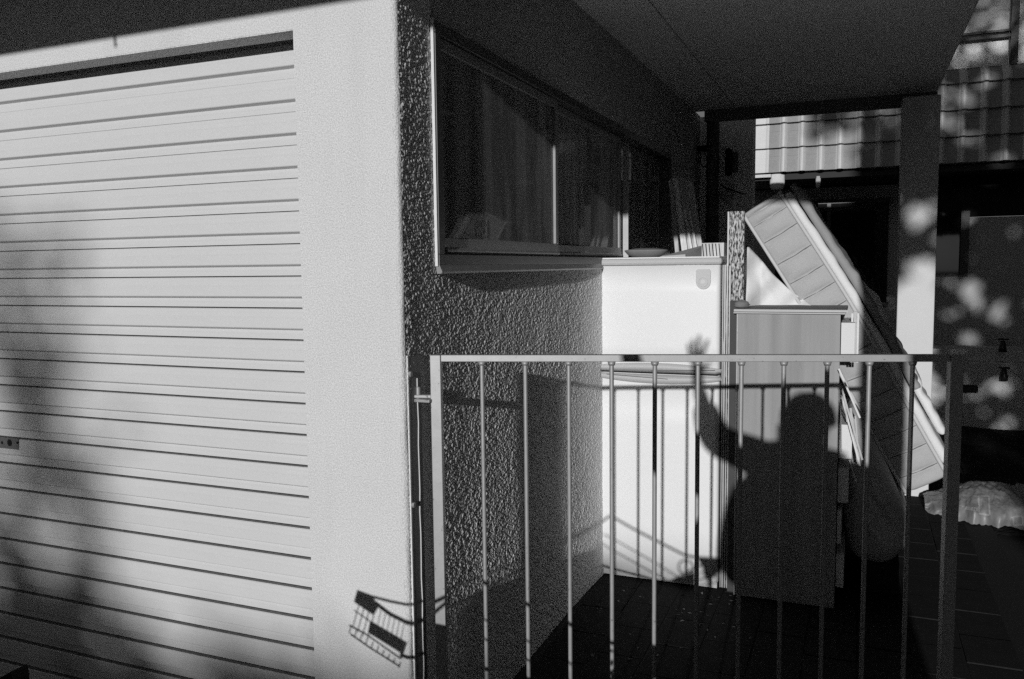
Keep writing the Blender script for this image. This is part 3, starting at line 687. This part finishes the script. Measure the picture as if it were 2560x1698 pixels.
def gate_s(px):
    lo, hi = 0.0, glen
    for _ in range(40):
        m_ = (lo+hi)/2; q = GA+gd*m_; q.z = GZ-.025; d = q-EYEP
        if 1280+FPX*d.dot(CR)/d.dot(CF) < px: lo = m_
        else: hi = m_
    return lo
for px in (1205, 1313, 1421, 1529, 1637, 1746, 1853, 1960, 2067, 2173, 2281):
    p = GA+gd*gate_s(px)
    b_ = put('bar', barm, (p.x, p.y, 0), gate); b_.rotation_euler = (random.uniform(-.001, .001), random.uniform(-.0012, .0012), random.uniform(0, 6))
    put('weld', colm, (p.x, p.y, 0), b_)
lz = at(2425, 973, 1, GB.y).z
p = GB+gd*.0; a = Vector((p.x-.002, p.y, lz)); b = a+gd*.045
MB().obb(a, b, .014, .022).build('latch_bolt', M_black, gate, bevel=.005)
hz = at(1045, 992, 1, 2.08).z
a = GA.copy(); a.z = hz+.003
MB().obb(a-gd*.050, a+gd*.002, .026, .010).build('hinge_lug', M_gate, gate, bevel=.003)
pc = at(1047, 985, 1, 2.075)
MB().tube([(pc.x, 2.072, hz-.012), (pc.x, 2.072, hz+.030)], .0065, 12).build('hinge_pin', M_gate, gate, smooth=False, bevel=.002)
# angle iron bolted to the corner
ai = thing('angle_iron', 'painted angle iron bolted up the wall corner to carry the gate hinge', 'bracket', (WX, 2.04, 0))
zt_a = at(1020, 889, 1, 2.03).z
MB().box(WX+.0015, WX+.0065, 2.024, 2.030, 0, zt_a).build('front_edge', M_caulk, ai)
MB().box(WX+.001, WX+.0055, 2.0305, 2.100, 0, zt_a-.004).build('side_flange', M_iron, ai, bevel=.001)
MB().tube([(WX+.0065, 2.076+.002*math.sin(k*2.3), 0+k*.065) for k in range(int(zt_a/.065))], .0016, 5).build('paint_bead', M_caulk, ai)
for (px, py) in ((1023, 935), (1031, 1262)):
    q = at(px, py, 0, WX+.006); MB().tube([(WX+.005, q.y, q.z), (WX+.014, q.y, q.z)], .008, 6).build('bolt', M_gate, ai, bevel=.001)
MB().box(WX+.006, WX+.055, 2.055, 2.085, hz-.012, hz-.003).build('hinge_shelf', M_gate, ai, bevel=.002)

# dark corner of something at the foot of the roller door
q = at(14, 1690, 1, 1.85)
tag(MB().prism([at(-12, 1702, 1, 1.85), at(27, 1679, 1, 1.85), at(33, 1704, 1, 1.85), at(31, 1760, 1, 1.85), at(-20, 1760, 1, 1.85)], (0, .06, 0)).build('dark_box', M_dark, loc=q), 'black box corner poking up at the foot of the roller door', 'box')

# ------------------------------------------------------------------ far apartment building
FB = 9.0
ap = thing('apartment_building', 'apartment block beyond the patio with ribbed tile cladding above a dark ground floor', 'building', (.5, FB, 0))
zb, ztop = 2.455, 3.34
W0, W1 = -1.115, 4.2
MB().box(W0-.0, W1, FB+.09, FB+.4, zb+.01, 3.30).build('bay_wall', M_wallfar, ap)
MB().box(W0-.15, W1, FB+.05, FB+2.5, zb-.06, zb).build('bay_soffit', M_room, ap)
MB().box(W0-.02, W0+.26, FB-.035, FB+.05, zb-.035, zb-.005).build('drip_edge', M_plinth, ap)
# cladding tiles: pan with a roll at its right side, laps forward at the bottom
tp = .178
def tile_mesh(first=False, curve=0.0, hh=.262):
    m = MB(); n = 14; w0 = .0; W_ = .235 if first else tp
    prof_ = []
    for i in range(n+1):
        u = i/n; x = W_*u
        if first: y = -.0 if u < .9 else -.012*math.sin((u-.9)/.1*math.pi)
        else:
            y = 0.0 if u < .60 else -.050*math.sin((u-.60)/.40*math.pi)
        prof_.append((x, y))
    R2 = 5
    vs = [(x, y-.055*(1-j/R2)-.004+curve*(j/R2)**2, hh*j/R2) for j in range(R2+1) for (x, y) in prof_]
    N = n+1
    fs = [(j*N+i, j*N+i+1, (j+1)*N+i+1, (j+1)*N+i) for j in range(R2) for i in range(n)]
    m.add(vs, fs); m.add([(x, y-.059, 0) for x, y in prof_]+[(x, y+.03, .006) for x, y in prof_], [(i+1, i, N+i, N+i+1) for i in range(n)])
    me = m.mesh('cladding_tile', M_tile, fix=False)
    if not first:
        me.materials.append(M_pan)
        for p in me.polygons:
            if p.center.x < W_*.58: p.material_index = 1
    return me
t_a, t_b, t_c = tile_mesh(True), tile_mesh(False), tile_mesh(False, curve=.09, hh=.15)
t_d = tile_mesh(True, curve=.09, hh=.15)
for j in range(4):
    z = zb+.012+.245*j if j < 3 else zb+.012+.245*3
    last = j == 3
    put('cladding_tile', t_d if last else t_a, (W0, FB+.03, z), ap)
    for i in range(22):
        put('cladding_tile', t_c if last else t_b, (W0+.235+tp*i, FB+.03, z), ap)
# rungs in the pans
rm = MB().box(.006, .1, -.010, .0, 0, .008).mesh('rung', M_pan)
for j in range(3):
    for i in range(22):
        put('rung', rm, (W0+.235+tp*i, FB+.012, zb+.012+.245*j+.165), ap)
# splayed side
m = MB(); m.add([(W0, FB, zb-.02), (W0-.15, FB+.14, zb+.25), (W0-.16, FB+.16, ztop), (W0+.02, FB, ztop)], [(0, 1, 2, 3)])
m.build('splayed_side', M_tile, ap, fix=False)
for j in range(1, 4):
    MB().tube([(W0-.0, FB-.006, zb+.012+.245*j), (W0-.075, FB+.062, zb+.012+.245*j+.13), (W0-.15, FB+.135, zb+.012+.245*j+.27)], .006, 5).build('lap_line', M_dark, ap)
# upper windows above the cladding
uz = at(2450, 168, 1, FB+.12).z; ub = at(2450, 97, 1, FB+.12).z; ux = at(2528, 90, 1, FB+.1).x; ux2 = at(2547, 90, 1, FB+.1).x
up = MB(); up.box(W0, W1, FB+.12, FB+.22, uz-.05, uz).box(ux, ux2, FB+.10, FB+.2, uz, 5.2).box(W0, ux, FB+.12, FB+.18, ub-.005, ub+.022).box(W0, ux, FB+.12, FB+.16, ub+.045, ub+.065).build('upper_frame', M_black, ap)
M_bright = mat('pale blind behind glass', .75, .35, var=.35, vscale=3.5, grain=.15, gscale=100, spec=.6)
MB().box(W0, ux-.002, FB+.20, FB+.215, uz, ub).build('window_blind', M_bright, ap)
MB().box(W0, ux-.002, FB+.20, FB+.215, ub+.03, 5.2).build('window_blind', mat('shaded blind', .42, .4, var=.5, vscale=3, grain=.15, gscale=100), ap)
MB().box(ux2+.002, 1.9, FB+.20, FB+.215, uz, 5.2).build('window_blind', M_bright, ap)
# ground floor
gfw = MB().box(-3, .70, FB+1.1, FB+1.3, -.05, zb-.07).box(at(2418, 600, 1, FB+.55).x, W1-.4, FB+.55, FB+.7, 1.39, 1.98).box(.66, W1-.4, FB+.55, FB+.7, .30, 1.389).build('ground_floor_wall', M_wallfar, ap)
MB().box(.66, W1, FB+.56, FB+.7, 1.99, zb-.07).build('window_head', M_dark, ap)
q0, q1 = at(2345, 690, 1, FB+.5), at(2412, 540, 1, FB+.5)
gw = MB(); rect_frame(gw, 0, 1, 0, 1, 0, .05, .04); 
wn_ = MB().box(q0.x-.05, q1.x+.03, FB+.52, FB+.56, q0.z, q0.z+.03).box(q1.x-.03, q1.x+.045, FB+.50, FB+.56, q0.z, q1.z+.05).build('window_frame', M_black, ap)
gp = bpy.data.materials.new('far glass'); gp.use_nodes = True; bb = gp.node_tree.nodes['Principled BSDF']; bb.inputs['Base Color'].default_value = (.01, .01, .01, 1); bb.inputs['Roughness'].default_value = .03; bb.inputs['Specular IOR Level'].default_value = .3
MB().box(q0.x-.05, q1.x-.03, FB+.55, FB+.56, q0.z+.03, q1.z+.05).build('window_pane', gp, ap)
MB().box(-.9, .28, FB+1.06, FB+1.09, 1.1, 2.2).build('window_pane', gp, ap)
MB().box(-.93, .3, FB+1.04, FB+1.095, 1.06, 1.10).box(-.93, .3, FB+1.04, FB+1.095, 2.2, 2.24).box(-.35, -.31, FB+1.04, FB+1.095, 1.1, 2.2).build('window_frame', M_black, ap)
# lamps under the bay
for (pa, pb, lab, mm) in (((1924, 1961), (436, 474), 'white rounded lamp hanging under the tiled bay above the mattress', M_plinth), ((2039, 2051), (440, 469), 'small slim lamp under the tiled bay right of the white one', M_wallfar)):
    a, b = at(pa[0], pb[0], 1, FB+.02), at(pa[1], pb[1], 1, FB+.02); r = (b.x-a.x)/2; cx = (a.x+b.x)/2
    m = MB(); prof2 = [(1, 0), (1, .55), (.93, .8), (.75, .94), (.45, 1), (.01, 1.0)]; n = 20
    m.add([(cx+r*q*math.cos(6.2832*k/n), FB+.06+r*q*math.sin(6.2832*k/n)*.6, a.z-.0+(b.z-a.z)*h) for q, h in prof2 for k in range(n)], [(j*n+k, j*n+(k+1) % n, (j+1)*n+(k+1) % n, (j+1)*n+k) for j in range(len(prof2)-1) for k in range(n)])
    tag(m.build('soffit_lamp', mm, smooth=True, loc=(cx, FB+.06, a.z)), lab, 'lamp')
# plinth wall with taps
pz0, pz1 = at(2450, 1004, 1, 8.9).z, at(2450, 876, 1, 8.9).z
pl_ = MB().box(.60, 5, 8.9, 9.4, -.05, pz1-.11).box(.60, 5, 8.96, 9.4, pz1-.11, pz1).build('plinth_wall', M_plinth, bevel=.01, loc=(2, 9, 0))
tag(pl_, 'low pale plinth wall in patchy light running below the far building', 'wall')
for (px, p0, p1, lab) in ((2508, 845, 880, 'black garden tap on top of the pale plinth wall'), (2511, 916, 952, 'black garden tap in front of the pale plinth wall, the lower one')):
    y = 8.86; a, b = at(px, p0, 1, y), at(px, p1, 1, y); h = a.z-b.z
    t = thing('garden_tap', lab, 'tap', (a.x, y, b.z), 'black garden taps at the plinth wall')
    MB().tube([(a.x, y, b.z), (a.x, y, b.z+h*.35), (a.x, y, b.z+h*.62), (a.x, y, b.z+h*.8)], .036, 12, r1=.018).build('tap_body', M_black, t, smooth=True)
    MB().box(a.x-.045, a.x+.045, y-.012, y+.012, b.z+h*.83, b.z+h*.97).build('tap_handle', M_black, t, bevel=.008)

# ------------------------------------------------------------------ trees whose leaves throw the dapple (behind the photographer)
def back(px, py, ax, val, y):
    """shadow point of the photograph -> x, z on the plane at distance y toward the sun"""
    p = at(px, py, ax, val); return p + SD*((y-p.y)/SD.y)
def leaves(m, fn, n, r0, r1, rnd):
    for i in range(n):
        p = fn(rnd)
        if p is None: continue
        r = rnd.uniform(r0, r1); a = Vector((rnd.gauss(0, 1), rnd.gauss(0, .6), rnd.gauss(0, 1))).normalized(); b = a.cross(Vector((rnd.gauss(0, .4), 1, rnd.gauss(0, .4)))).normalized()
        m.add([p-a*r, p+b*r*.45, p+a*r, p-b*r*.45], [(0, 1, 2, 3)])
rnd = random.Random(11)
TY = -7.5
spots = [(6.02, [(2277, 545), (2325, 525), (2337, 600), (2335, 650), (2300, 660), (2285, 735), (2290, 750), (2315, 755), (2300, 800), (2285, 870), (2320, 870), (2290, 690)]),
         (9.55, [(2420, 555), (2430, 540), (2455, 590), (2430, 710), (2355, 700), (2355, 785), (2390, 780), (2420, 755), (2445, 750), (2495, 760), (2480, 790), (2505, 800), (2410, 853), (2435, 855), (2370, 880), (2232, 742), (2430, 650)]),
         (8.9, [(2345, 985), (2440, 985), (2480, 975), (2510, 990), (2400, 960), (2500, 950), (2550, 960), (2420, 990)]),
         (8.97, [(2350, 240), (2390, 235), (2450, 205), (2370, 300), (2385, 315), (2430, 350), (2480, 185), (2140, 280), (2150, 330), (2215, 270), (2225, 300), (2235, 255), (2100, 345), (2330, 300), (2500, 400), (2520, 395), (2410, 250)]),
         (None, [(2350, 1065), (2350, 1100), (2420, 1030), (2470, 1100), (2480, 1130), (2500, 1065), (2550, 1150), (2350, 1140), (2400, 1090), (2520, 1060)])]
holes = []
for yy_, L_ in spots:
    for (a, b) in L_:
        p = at(a, b, 2, 0.0) if yy_ is None else at(a, b, 1, yy_)
        q = p + SD*((TY-p.y)/SD.y); holes.append((q.x, q.z, rnd.uniform(.015, .042)))
        for _ in range(2): holes.append((q.x+rnd.uniform(-.12, .12), q.z+rnd.uniform(-.10, .10), rnd.uniform(-.004, .022)))
for i in range(45): holes.append((rnd.uniform(1.5, 5), rnd.uniform(2.6, 6.4), rnd.uniform(.01, .04)))
def crown1(r):
    x = r.uniform(.62, 6.0); z = r.uniform(2.3, 6.5) if r.random() < .93 else r.uniform(6.5, 8); y = TY+r.uniform(-.7, .7)
    # clear of the lit fridge, column foot and tile bay corner
    if x < 1.75 and z < 4.05: return None
    if x < 1.05 and z < 6.0: return None
    if x < 1.1 and r.random() < .3: return None
    if noise.noise(Vector((x*1.5, z*1.5, 3))) < -.80: return None
    u_, w_ = x-SD.x/SD.y*(y-TY), z-SD.z/SD.y*(y-TY)
    for hx, hz_, hr in holes:
        if (u_-hx)**2+(w_-hz_)**2 < (hr+.035)**2: return None
    return Vector((x, y, z))
t1 = thing('tree', 'leafy tree behind the photographer dappling the far wall with light', 'tree', (3.2, TY, 0))
m = MB(); leaves(m, crown1, 30000, .07, .13, rnd); m.build('crown', M_leaf, t1, fix=False)
m = MB(); m.tube([(3.4, TY, 0), (3.3, TY, 1.2), (3.1, TY+.1, 2.4), (3.2, TY, 4)], .16, 10, r1=.07)
for k in range(9):
    a = rnd.uniform(.2, 2.9); m.tube([(3.15, TY, 2+.3*k), (3.15+.9*math.cos(a), TY+.2, 2.6+.3*k+.6*math.sin(a)), (3.15+1.9*math.cos(a), TY, 2.9+.3*k+1.1*math.sin(a))], .045, 6, r1=.012)
m.build('trunk', M_bark, t1)
# hedge far behind, whose top edge shades the feet of everything
HY = -30.0
hp = [back(a, b, 1, WY, HY) for a, b in ((-400, 1230), (0, 1400), (110, 1465), (200, 1550), (330, 1620), (520, 1680), (720, 1735), (1000, 1800))]
def hedgetop(x):
    for a, b in zip(hp[:-1], hp[1:]):
        if a.x <= x <= b.x: return a.z+(b.z-a.z)*(x-a.x)/(b.x-a.x)
    return hp[-1].z-.02 if x > hp[-1].x else hp[0].z+.2
print('hedge', [(round(p.x, 2), round(p.z, 2)) for p in hp])
def crown2(r):
    x = r.uniform(-7, 2.3); y = HY+r.uniform(-.6, .6); t = hedgetop(x)
    t -= .16; z = 3.5+r.uniform(0, 1)*(t-3.35)
    if z > t-.1+.12*noise.noise(Vector((x*2.5, 0, 2))) and r.random() < .6: return None
    return Vector((x, y, z))
h1 = thing('hedge', 'tall clipped hedge behind the photographer shading the ground', 'hedge', (0, HY, 0))
m = MB(); leaves(m, crown2, 10500, .14, .24, rnd); m.build('foliage', M_leaf, h1, fix=False)
MB().box(-7, 2.2, HY-.3, HY+.3, -.04, 4.7).build('hedge_core', M_leaf, h1)
# thin sapling making the soft blotches at the left of the roller door
blobs = [((-45, 640), .34), ((-30, 760), .38), ((-5, 860), .40), ((-50, 960), .34), ((10, 930), .34), ((-30, 1120), .3), ((80, 1190), .36), ((150, 1250), .28), ((-20, 1230), .34), ((80, 1290), .25)]
bb_ = [(back(a, b, 1, WY, HY+1.2), r) for (a, b), r in blobs]
def crown3(r):
    c, rr = r.choice(bb_); v = Vector((r.gauss(0, .42), r.gauss(0, .5), r.gauss(0, .42)))*rr
    return c+v
t3 = thing('sapling', 'thin sapling in front of the far hedge behind the photographer', 'tree', (bb_[1][0].x, HY+1.2, 0))
m = MB(); leaves(m, crown3, 230, .05, .085, rnd); m.build('crown', M_leaf, t3, fix=False)
m = MB(); m.tube([(bb_[1][0].x, HY+1.2, 0), (bb_[1][0].x+.1, HY+1.2, 3), (bb_[1][0].x, HY+1.2, bb_[0][0].z)], .04, 8, r1=.012); m.build('trunk', M_bark, t3)

# unseen added house out of frame on the right; shields the patio from open sky
nh = thing('sky_blocker', 'added unseen dark house out of frame to the right of the patio', 'sky blocker', (8, -2, 0))
M_brick = mat('dark brick', .10, .9, var=.2)
MB().box(4.3, 12, -11, 8, -.05, 7.0).build('wall', M_brick, nh)
MB().prism([(4.0, -11.3, 7.0), (12.3, -11.3, 7.0), (8.1, -11.3, 9.2)], (0, 19.6, 0)).build('roof', M_brick, nh)
nh2 = thing('sky_blocker', 'added unseen dark house behind and to the left of the photographer', 'sky blocker', (-12, -12, 0))  # second unseen block, added behind left to lower the sky fill
MB().box(-24, -4.6, -18, -8, -.05, 6.0).build('wall', M_brick, nh2)
MB().prism([(-24.3, -18.3, 6.0), (-24.3, -7.7, 6.0), (-24.3, -13, 8.0)], (20, 0, 0)).build('roof', M_brick, nh2)
# ------------------------------------------------------------------ wire trolley beside the photographer (seen only as shadow)
TYC = .9
tr_ = thing('wire_trolley', 'tipped wire shopping trolley beside the photographer, seen only by its shadow on the corner', 'trolley', (-.85, TYC, -.045))
def zA(x, y): return back(860+x/6.077, 1440+y/6.077, 1, WY, TYC)
def zF(x, y): return back(1480+x/5.808, 1260+y/5.808, 1, 3.93, TYC)
def wirep(pts, r, name='wire', m_=M_iron): return MB().tube(pts, r, 6).build(name, m_, tr_, smooth=True)
pa = [zA(200, 215), zA(430, 300), zA(520, 480), zA(450, 600), zA(150, 395)]
MB().prism(pa, (0, .006, 0)).build('handle_panel', M_black, tr_)
pb = [zA(395, 690), zA(900, 980), zA(960, 1010), zA(900, 1190), zA(360, 860)]
MB().prism(pb, (0, .006, 0)).build('side_panel', M_black, tr_)
tube1 = [zA(430, 315), zA(1000, 445), back(1078, 1515, 1, 2.3, TYC)] 
wirep([zA(430, 315), zA(700, 385), zA(1000, 445), zA(1200, 480)], .0045, 'rail')
wirep([zA(440, 385), zA(700, 580), zA(1000, 730), zA(1150, 790)], .007, 'rail')
wirep([zA(150, 520), zA(400, 690), zA(900, 980)], .0022)
wirep([zA(80, 745), zA(330, 880), zA(860, 1250)], .003)
wirep([zA(100, 880), zA(400, 1090), zA(850, 1370)], .003)
for k in range(10):
    a = zA(110+83*k, 760+60*k); b = zA(80+83*k, 870+57*k); wirep([a, b], .0022)
for k in range(4): wirep([zA(230+75*k, 430+50*k), zA(170+75*k, 650+60*k), zA(130+75*k, 790+60*k)], .002)
for k in range(6): wirep([zA(560+70*k, 530+40*k), zA(510+70*k, 760+45*k)], .0015)
bq = [at(a, b, 0, WX) for a, b in ((1105, 1545), (1250, 1482), (1370, 1430), (1490, 1385))]
bq = [p+SD*((TYC-p.y)/SD.y) for p in bq]
print('bag', [(round(p.x, 3), round(p.z, 3)) for p in bq])
MB().prism([p for p in bq]+[Vector((bq[-1].x, TYC, .02)), Vector((bq[0].x, TYC, .02))], (0, .14, 0)).build('canvas_bag', M_jacket, tr_, bevel=.004)
# frame over to the wheels
J = [zF(-80, 360), zF(120, 270), zF(255, 180), zF(300, 185), zF(590, 350), zF(920, 520), zF(1270, 700), zF(1360, 745), zF(1520, 775), zF(1860, 800), zF(2000, 800)]
wirep(catmull_pts := J, .0065, 'rail')
wirep([zA(1150, 790), zF(-150, 520), zF(-40, 420), zF(120, 290)], .006, 'rail')
wirep([zF(170, 440), zF(300, 500), zF(840, 800), zF(1250, 1050)], .0035, 'rail')
wirep([zF(120, 560), zF(290, 660), zF(840, 960), zF(1120, 1120)], .0035, 'rail')
wirep([zF(100, 860), zF(290, 920), zF(840, 1080), zF(1300, 1180)], .0065, 'rail')
wirep([zA(860, 1250), zF(-300, 760), zF(100, 860)], .006, 'rail')
wirep([zF(1130, 1120), zF(1280, 1050), zF(1440, 960), zF(1600, 880)], .006, 'rail')
def wheel(c, r, y=TYC):
    m = MB(); m.tube([(c.x+r*math.cos(t), c.y, c.z+r*math.sin(t)) for t in [6.2832*i/20 for i in range(21)]], .005, 6, cap=False)
    m.tube([(c.x, c.y-.02, c.z), (c.x, c.y+.02, c.z)], .006, 8); o = m.build('castor_wheel', M_black, tr_, smooth=True); return o
wheel(zF(1370, 920), .036)
MB().prism([zF(1520, 780), zF(1860, 810), zF(1860, 1000), zF(1790, 1050), zF(1640, 1100), zF(1600, 900)], (0, .01, 0)).build('castor_fork', M_black, tr_)
MB().prism([zF(1150, 1120), zF(1500, 990), zF(1500, 1240), zF(1350, 1230)], (0, .01, 0)).build('castor_fork', M_black, tr_)
for k in range(4): wirep([zF(1480, 930+95*k), zF(1640, 880+95*k), zF(1830, 900+80*k)], .003)
wirep([zA(1100, 900), Vector((-1.05, TYC+.02, .3)), Vector((-1.0, TYC, -.04))], .010, 'leg'); wirep([zF(1700, 1000), Vector((-.42, TYC, -.03))], .010, 'leg')

# ------------------------------------------------------------------ photographer
def along(x, z, y): 
    t = (y+.25)/SD.y; return Vector((x, -.25, z))+SD*t
def skin(name, chains, m, parent, sub=2, root=0, fat=1.0):
    """chains: list of lists of (Vector, r) or index into verts"""
    vs, es, rs = [], [], []
    for chn in chains:
        prev = None
        for it in chn:
            if isinstance(it, int): i = it
            else:
                vs.append(it[0]); k_ = it[1] if isinstance(it[1], tuple) else (it[1], it[1]); rs.append((k_[0]*fat, k_[1]*fat)); i = len(vs)-1
            if prev is not None: es.append((prev, i))
            prev = i
    base = wloc(parent)
    me = bpy.data.meshes.new(name); me.from_pydata([v-base for v in vs], es, []); o = bpy.data.objects.new(name, me); C.objects.link(o); o.parent = parent
    sk_ = o.modifiers.new('skin', 'SKIN'); sk_.use_smooth_shade = True
    for i, r in enumerate(rs): me.skin_vertices[0].data[i].radius = r
    me.skin_vertices[0].data[root].use_root = True
    s = o.modifiers.new('sub', 'SUBSURF'); s.levels = sub; s.render_levels = sub
    me.materials.append(m); return o
V = Vector
per = thing('person', 'photographer in dark jacket raising the left hand, seen only as a shadow', 'person', (.06, -.3, -.045))
A = along
LSh, LEl, LWr = A(-.115, 1.462, -.30), A(-.345, 1.52, -.16), A(-.418, 1.775, -.12)
RSh, REl, RHa = A(.275, 1.40, -.30), A(.36, 1.22, -.16), A(.10, 1.50, -.12)
body = skin('body', [
    [(A(.05, .94, -.33), (.11, .15)), (A(.045, 1.12, -.33), (.10, .14)), (A(.05, 1.30, -.33), (.11, .155)), (A(.06, 1.42, -.32), (.085, .11)), (A(.066, 1.505, -.29), .075), (A(.072, 1.575, -.27), .085),
     (A(.073, 1.635, -.255), (.108, .12)), (A(.072, 1.68, -.26), (.098, .10)), (A(.072, 1.715, -.27), (.05, .05))],
    [3, (LSh, .062), (LEl, .046), ((LEl+LWr)/2, .042), (LWr, .028), (A(-.42, 1.82, -.12), (.038, .022)), (A(-.425, 1.90, -.12), (.044, .02))],
    [3, (RSh, .062), (REl, .046), (RHa, .030), (A(.055, 1.545, -.11), (.036, .028))],
    [0, (A(-.03, .85, -.33), .085), (V((-.05, -.33, .48)), .058), (V((-.06, -.35, .05)), .038), (V((-.07, -.24, .0)), .034)],
    [0, (A(.14, .85, -.33), .085), (V((.17, -.33, .48)), .058), (V((.18, -.35, .05)), .038), (V((.20, -.24, .0)), .034)]], M_skin, per)
# fingers of the raised hand
for (x0, z0, x1, z1, r) in ((-.455, 1.91, -.468, 1.972, .0078), (-.437, 1.925, -.446, 1.995, .0085), (-.418, 1.928, -.415, 2.015, .0088), (-.400, 1.92, -.375, 1.995, .0085)):
    a, b = A(x0, z0, -.12), A(x1, z1, -.11); skin('finger', [[(a-(b-a)*.5, r), (a, r), (a.lerp(b, .5)+V((0, -.006, 0)), r*.95), (b, r*.75)]], M_skin, per, fat=1.15)
skin('thumb', [[(A(-.408, 1.84, -.12), .012), (A(-.385, 1.862, -.115), .0105), (A(-.362, 1.888, -.11), .0085)]], M_skin, per)
for k in range(4):
    a = A(.075-.018*k, 1.565, -.09); skin('finger', [[(A(.07-.012*k, 1.55, -.13), .0085), (a, .0085), (a+V((-.01, .03, -.015)), .0075)]], M_skin, per)
# jacket and trousers
skin('jacket', [
    [(A(.03, .78, -.33), (.19, .36)), (A(.02, 1.0, -.33), (.19, .37)), (A(.025, 1.16, -.33), (.19, .34)), (A(.045, 1.30, -.33), (.18, .31)), (A(.055, 1.42, -.32), (.13, .20)), (A(.066, 1.49, -.30), (.10, .115)), (A(.069, 1.53, -.29), (.095, .105))],
    [4, (A(-.12, 1.445, -.30), .095), (LEl, .085), ((LEl*.55+LWr*.45), .068), ((LEl*.3+LWr*.7), .056)],
    [4, (A(.265, 1.39, -.30), .10), (REl, .085), ((REl+RHa)/2, .07)]], M_jacket, per, fat=1.04)
skin('trousers', [[(A(.05, .93, -.33), (.14, .20)), (A(-.045, .78, -.33), .17), (V((-.05, -.33, .48)), .13), (V((-.06, -.35, .04)), .10)], [0, (A(.14, .78, -.33), .17), (V((.17, -.33, .48)), .13), (V((.18, -.35, .04)), .10)]], M_trouser, per, fat=1.1)
hm = MB(); hc = A(.074, 1.645, -.275)
hm.grid(lambda u, v: hc+V((.120*math.cos(6.2832*u)*math.sin(1.75*v), -.012+.115*math.sin(6.2832*u)*math.sin(1.75*v), .122*math.cos(1.75*v)))*(1+.08*noise.noise(V((math.cos(6.2832*u)*4, math.sin(6.2832*u)*4, v*7)))), 32, 14)
hm.build('hair', M_hair, per, smooth=True, fix=False)
# face
MB().tube([A(.052, 1.66, -.168), A(.052, 1.635, -.150), A(.052, 1.618, -.160)], .011, 8, r1=.014).build('nose', M_skin, per, smooth=True)
for x in (-.021, .165): MB().grid(lambda u, v: A(x, 1.64, -.26)+V((.010*math.cos(6.28*u)*math.sin(3.14*v), .018*math.sin(6.28*u)*math.sin(3.14*v), .032*math.cos(3.14*v))), 12, 8).build('ear', M_skin, per, smooth=True, fix=False)
for x in (.025, .115): MB().tube([A(x-.012, 1.662, -.168), A(x+.012, 1.662, -.168)], .007, 8).build('eye', M_black, per)
MB().tube([A(.045, 1.59, -.168), A(.07, 1.588, -.160), A(.095, 1.59, -.168)], .005, 6).build('mouth', M_black, per)
# film camera at the eye
fc = thing('film_camera', 'small black film camera held to the photographer\'s eye', 'camera', (0, -.1, 1.52))
MB().box(-.07, .075, -.125, -.085, 1.505, 1.585).build('camera_body', M_black, fc, bevel=.006)
MB().tube([(0, -.085, 1.55), (0, -.03, 1.55)], .024, 20).build('lens', M_black, fc, smooth=False)
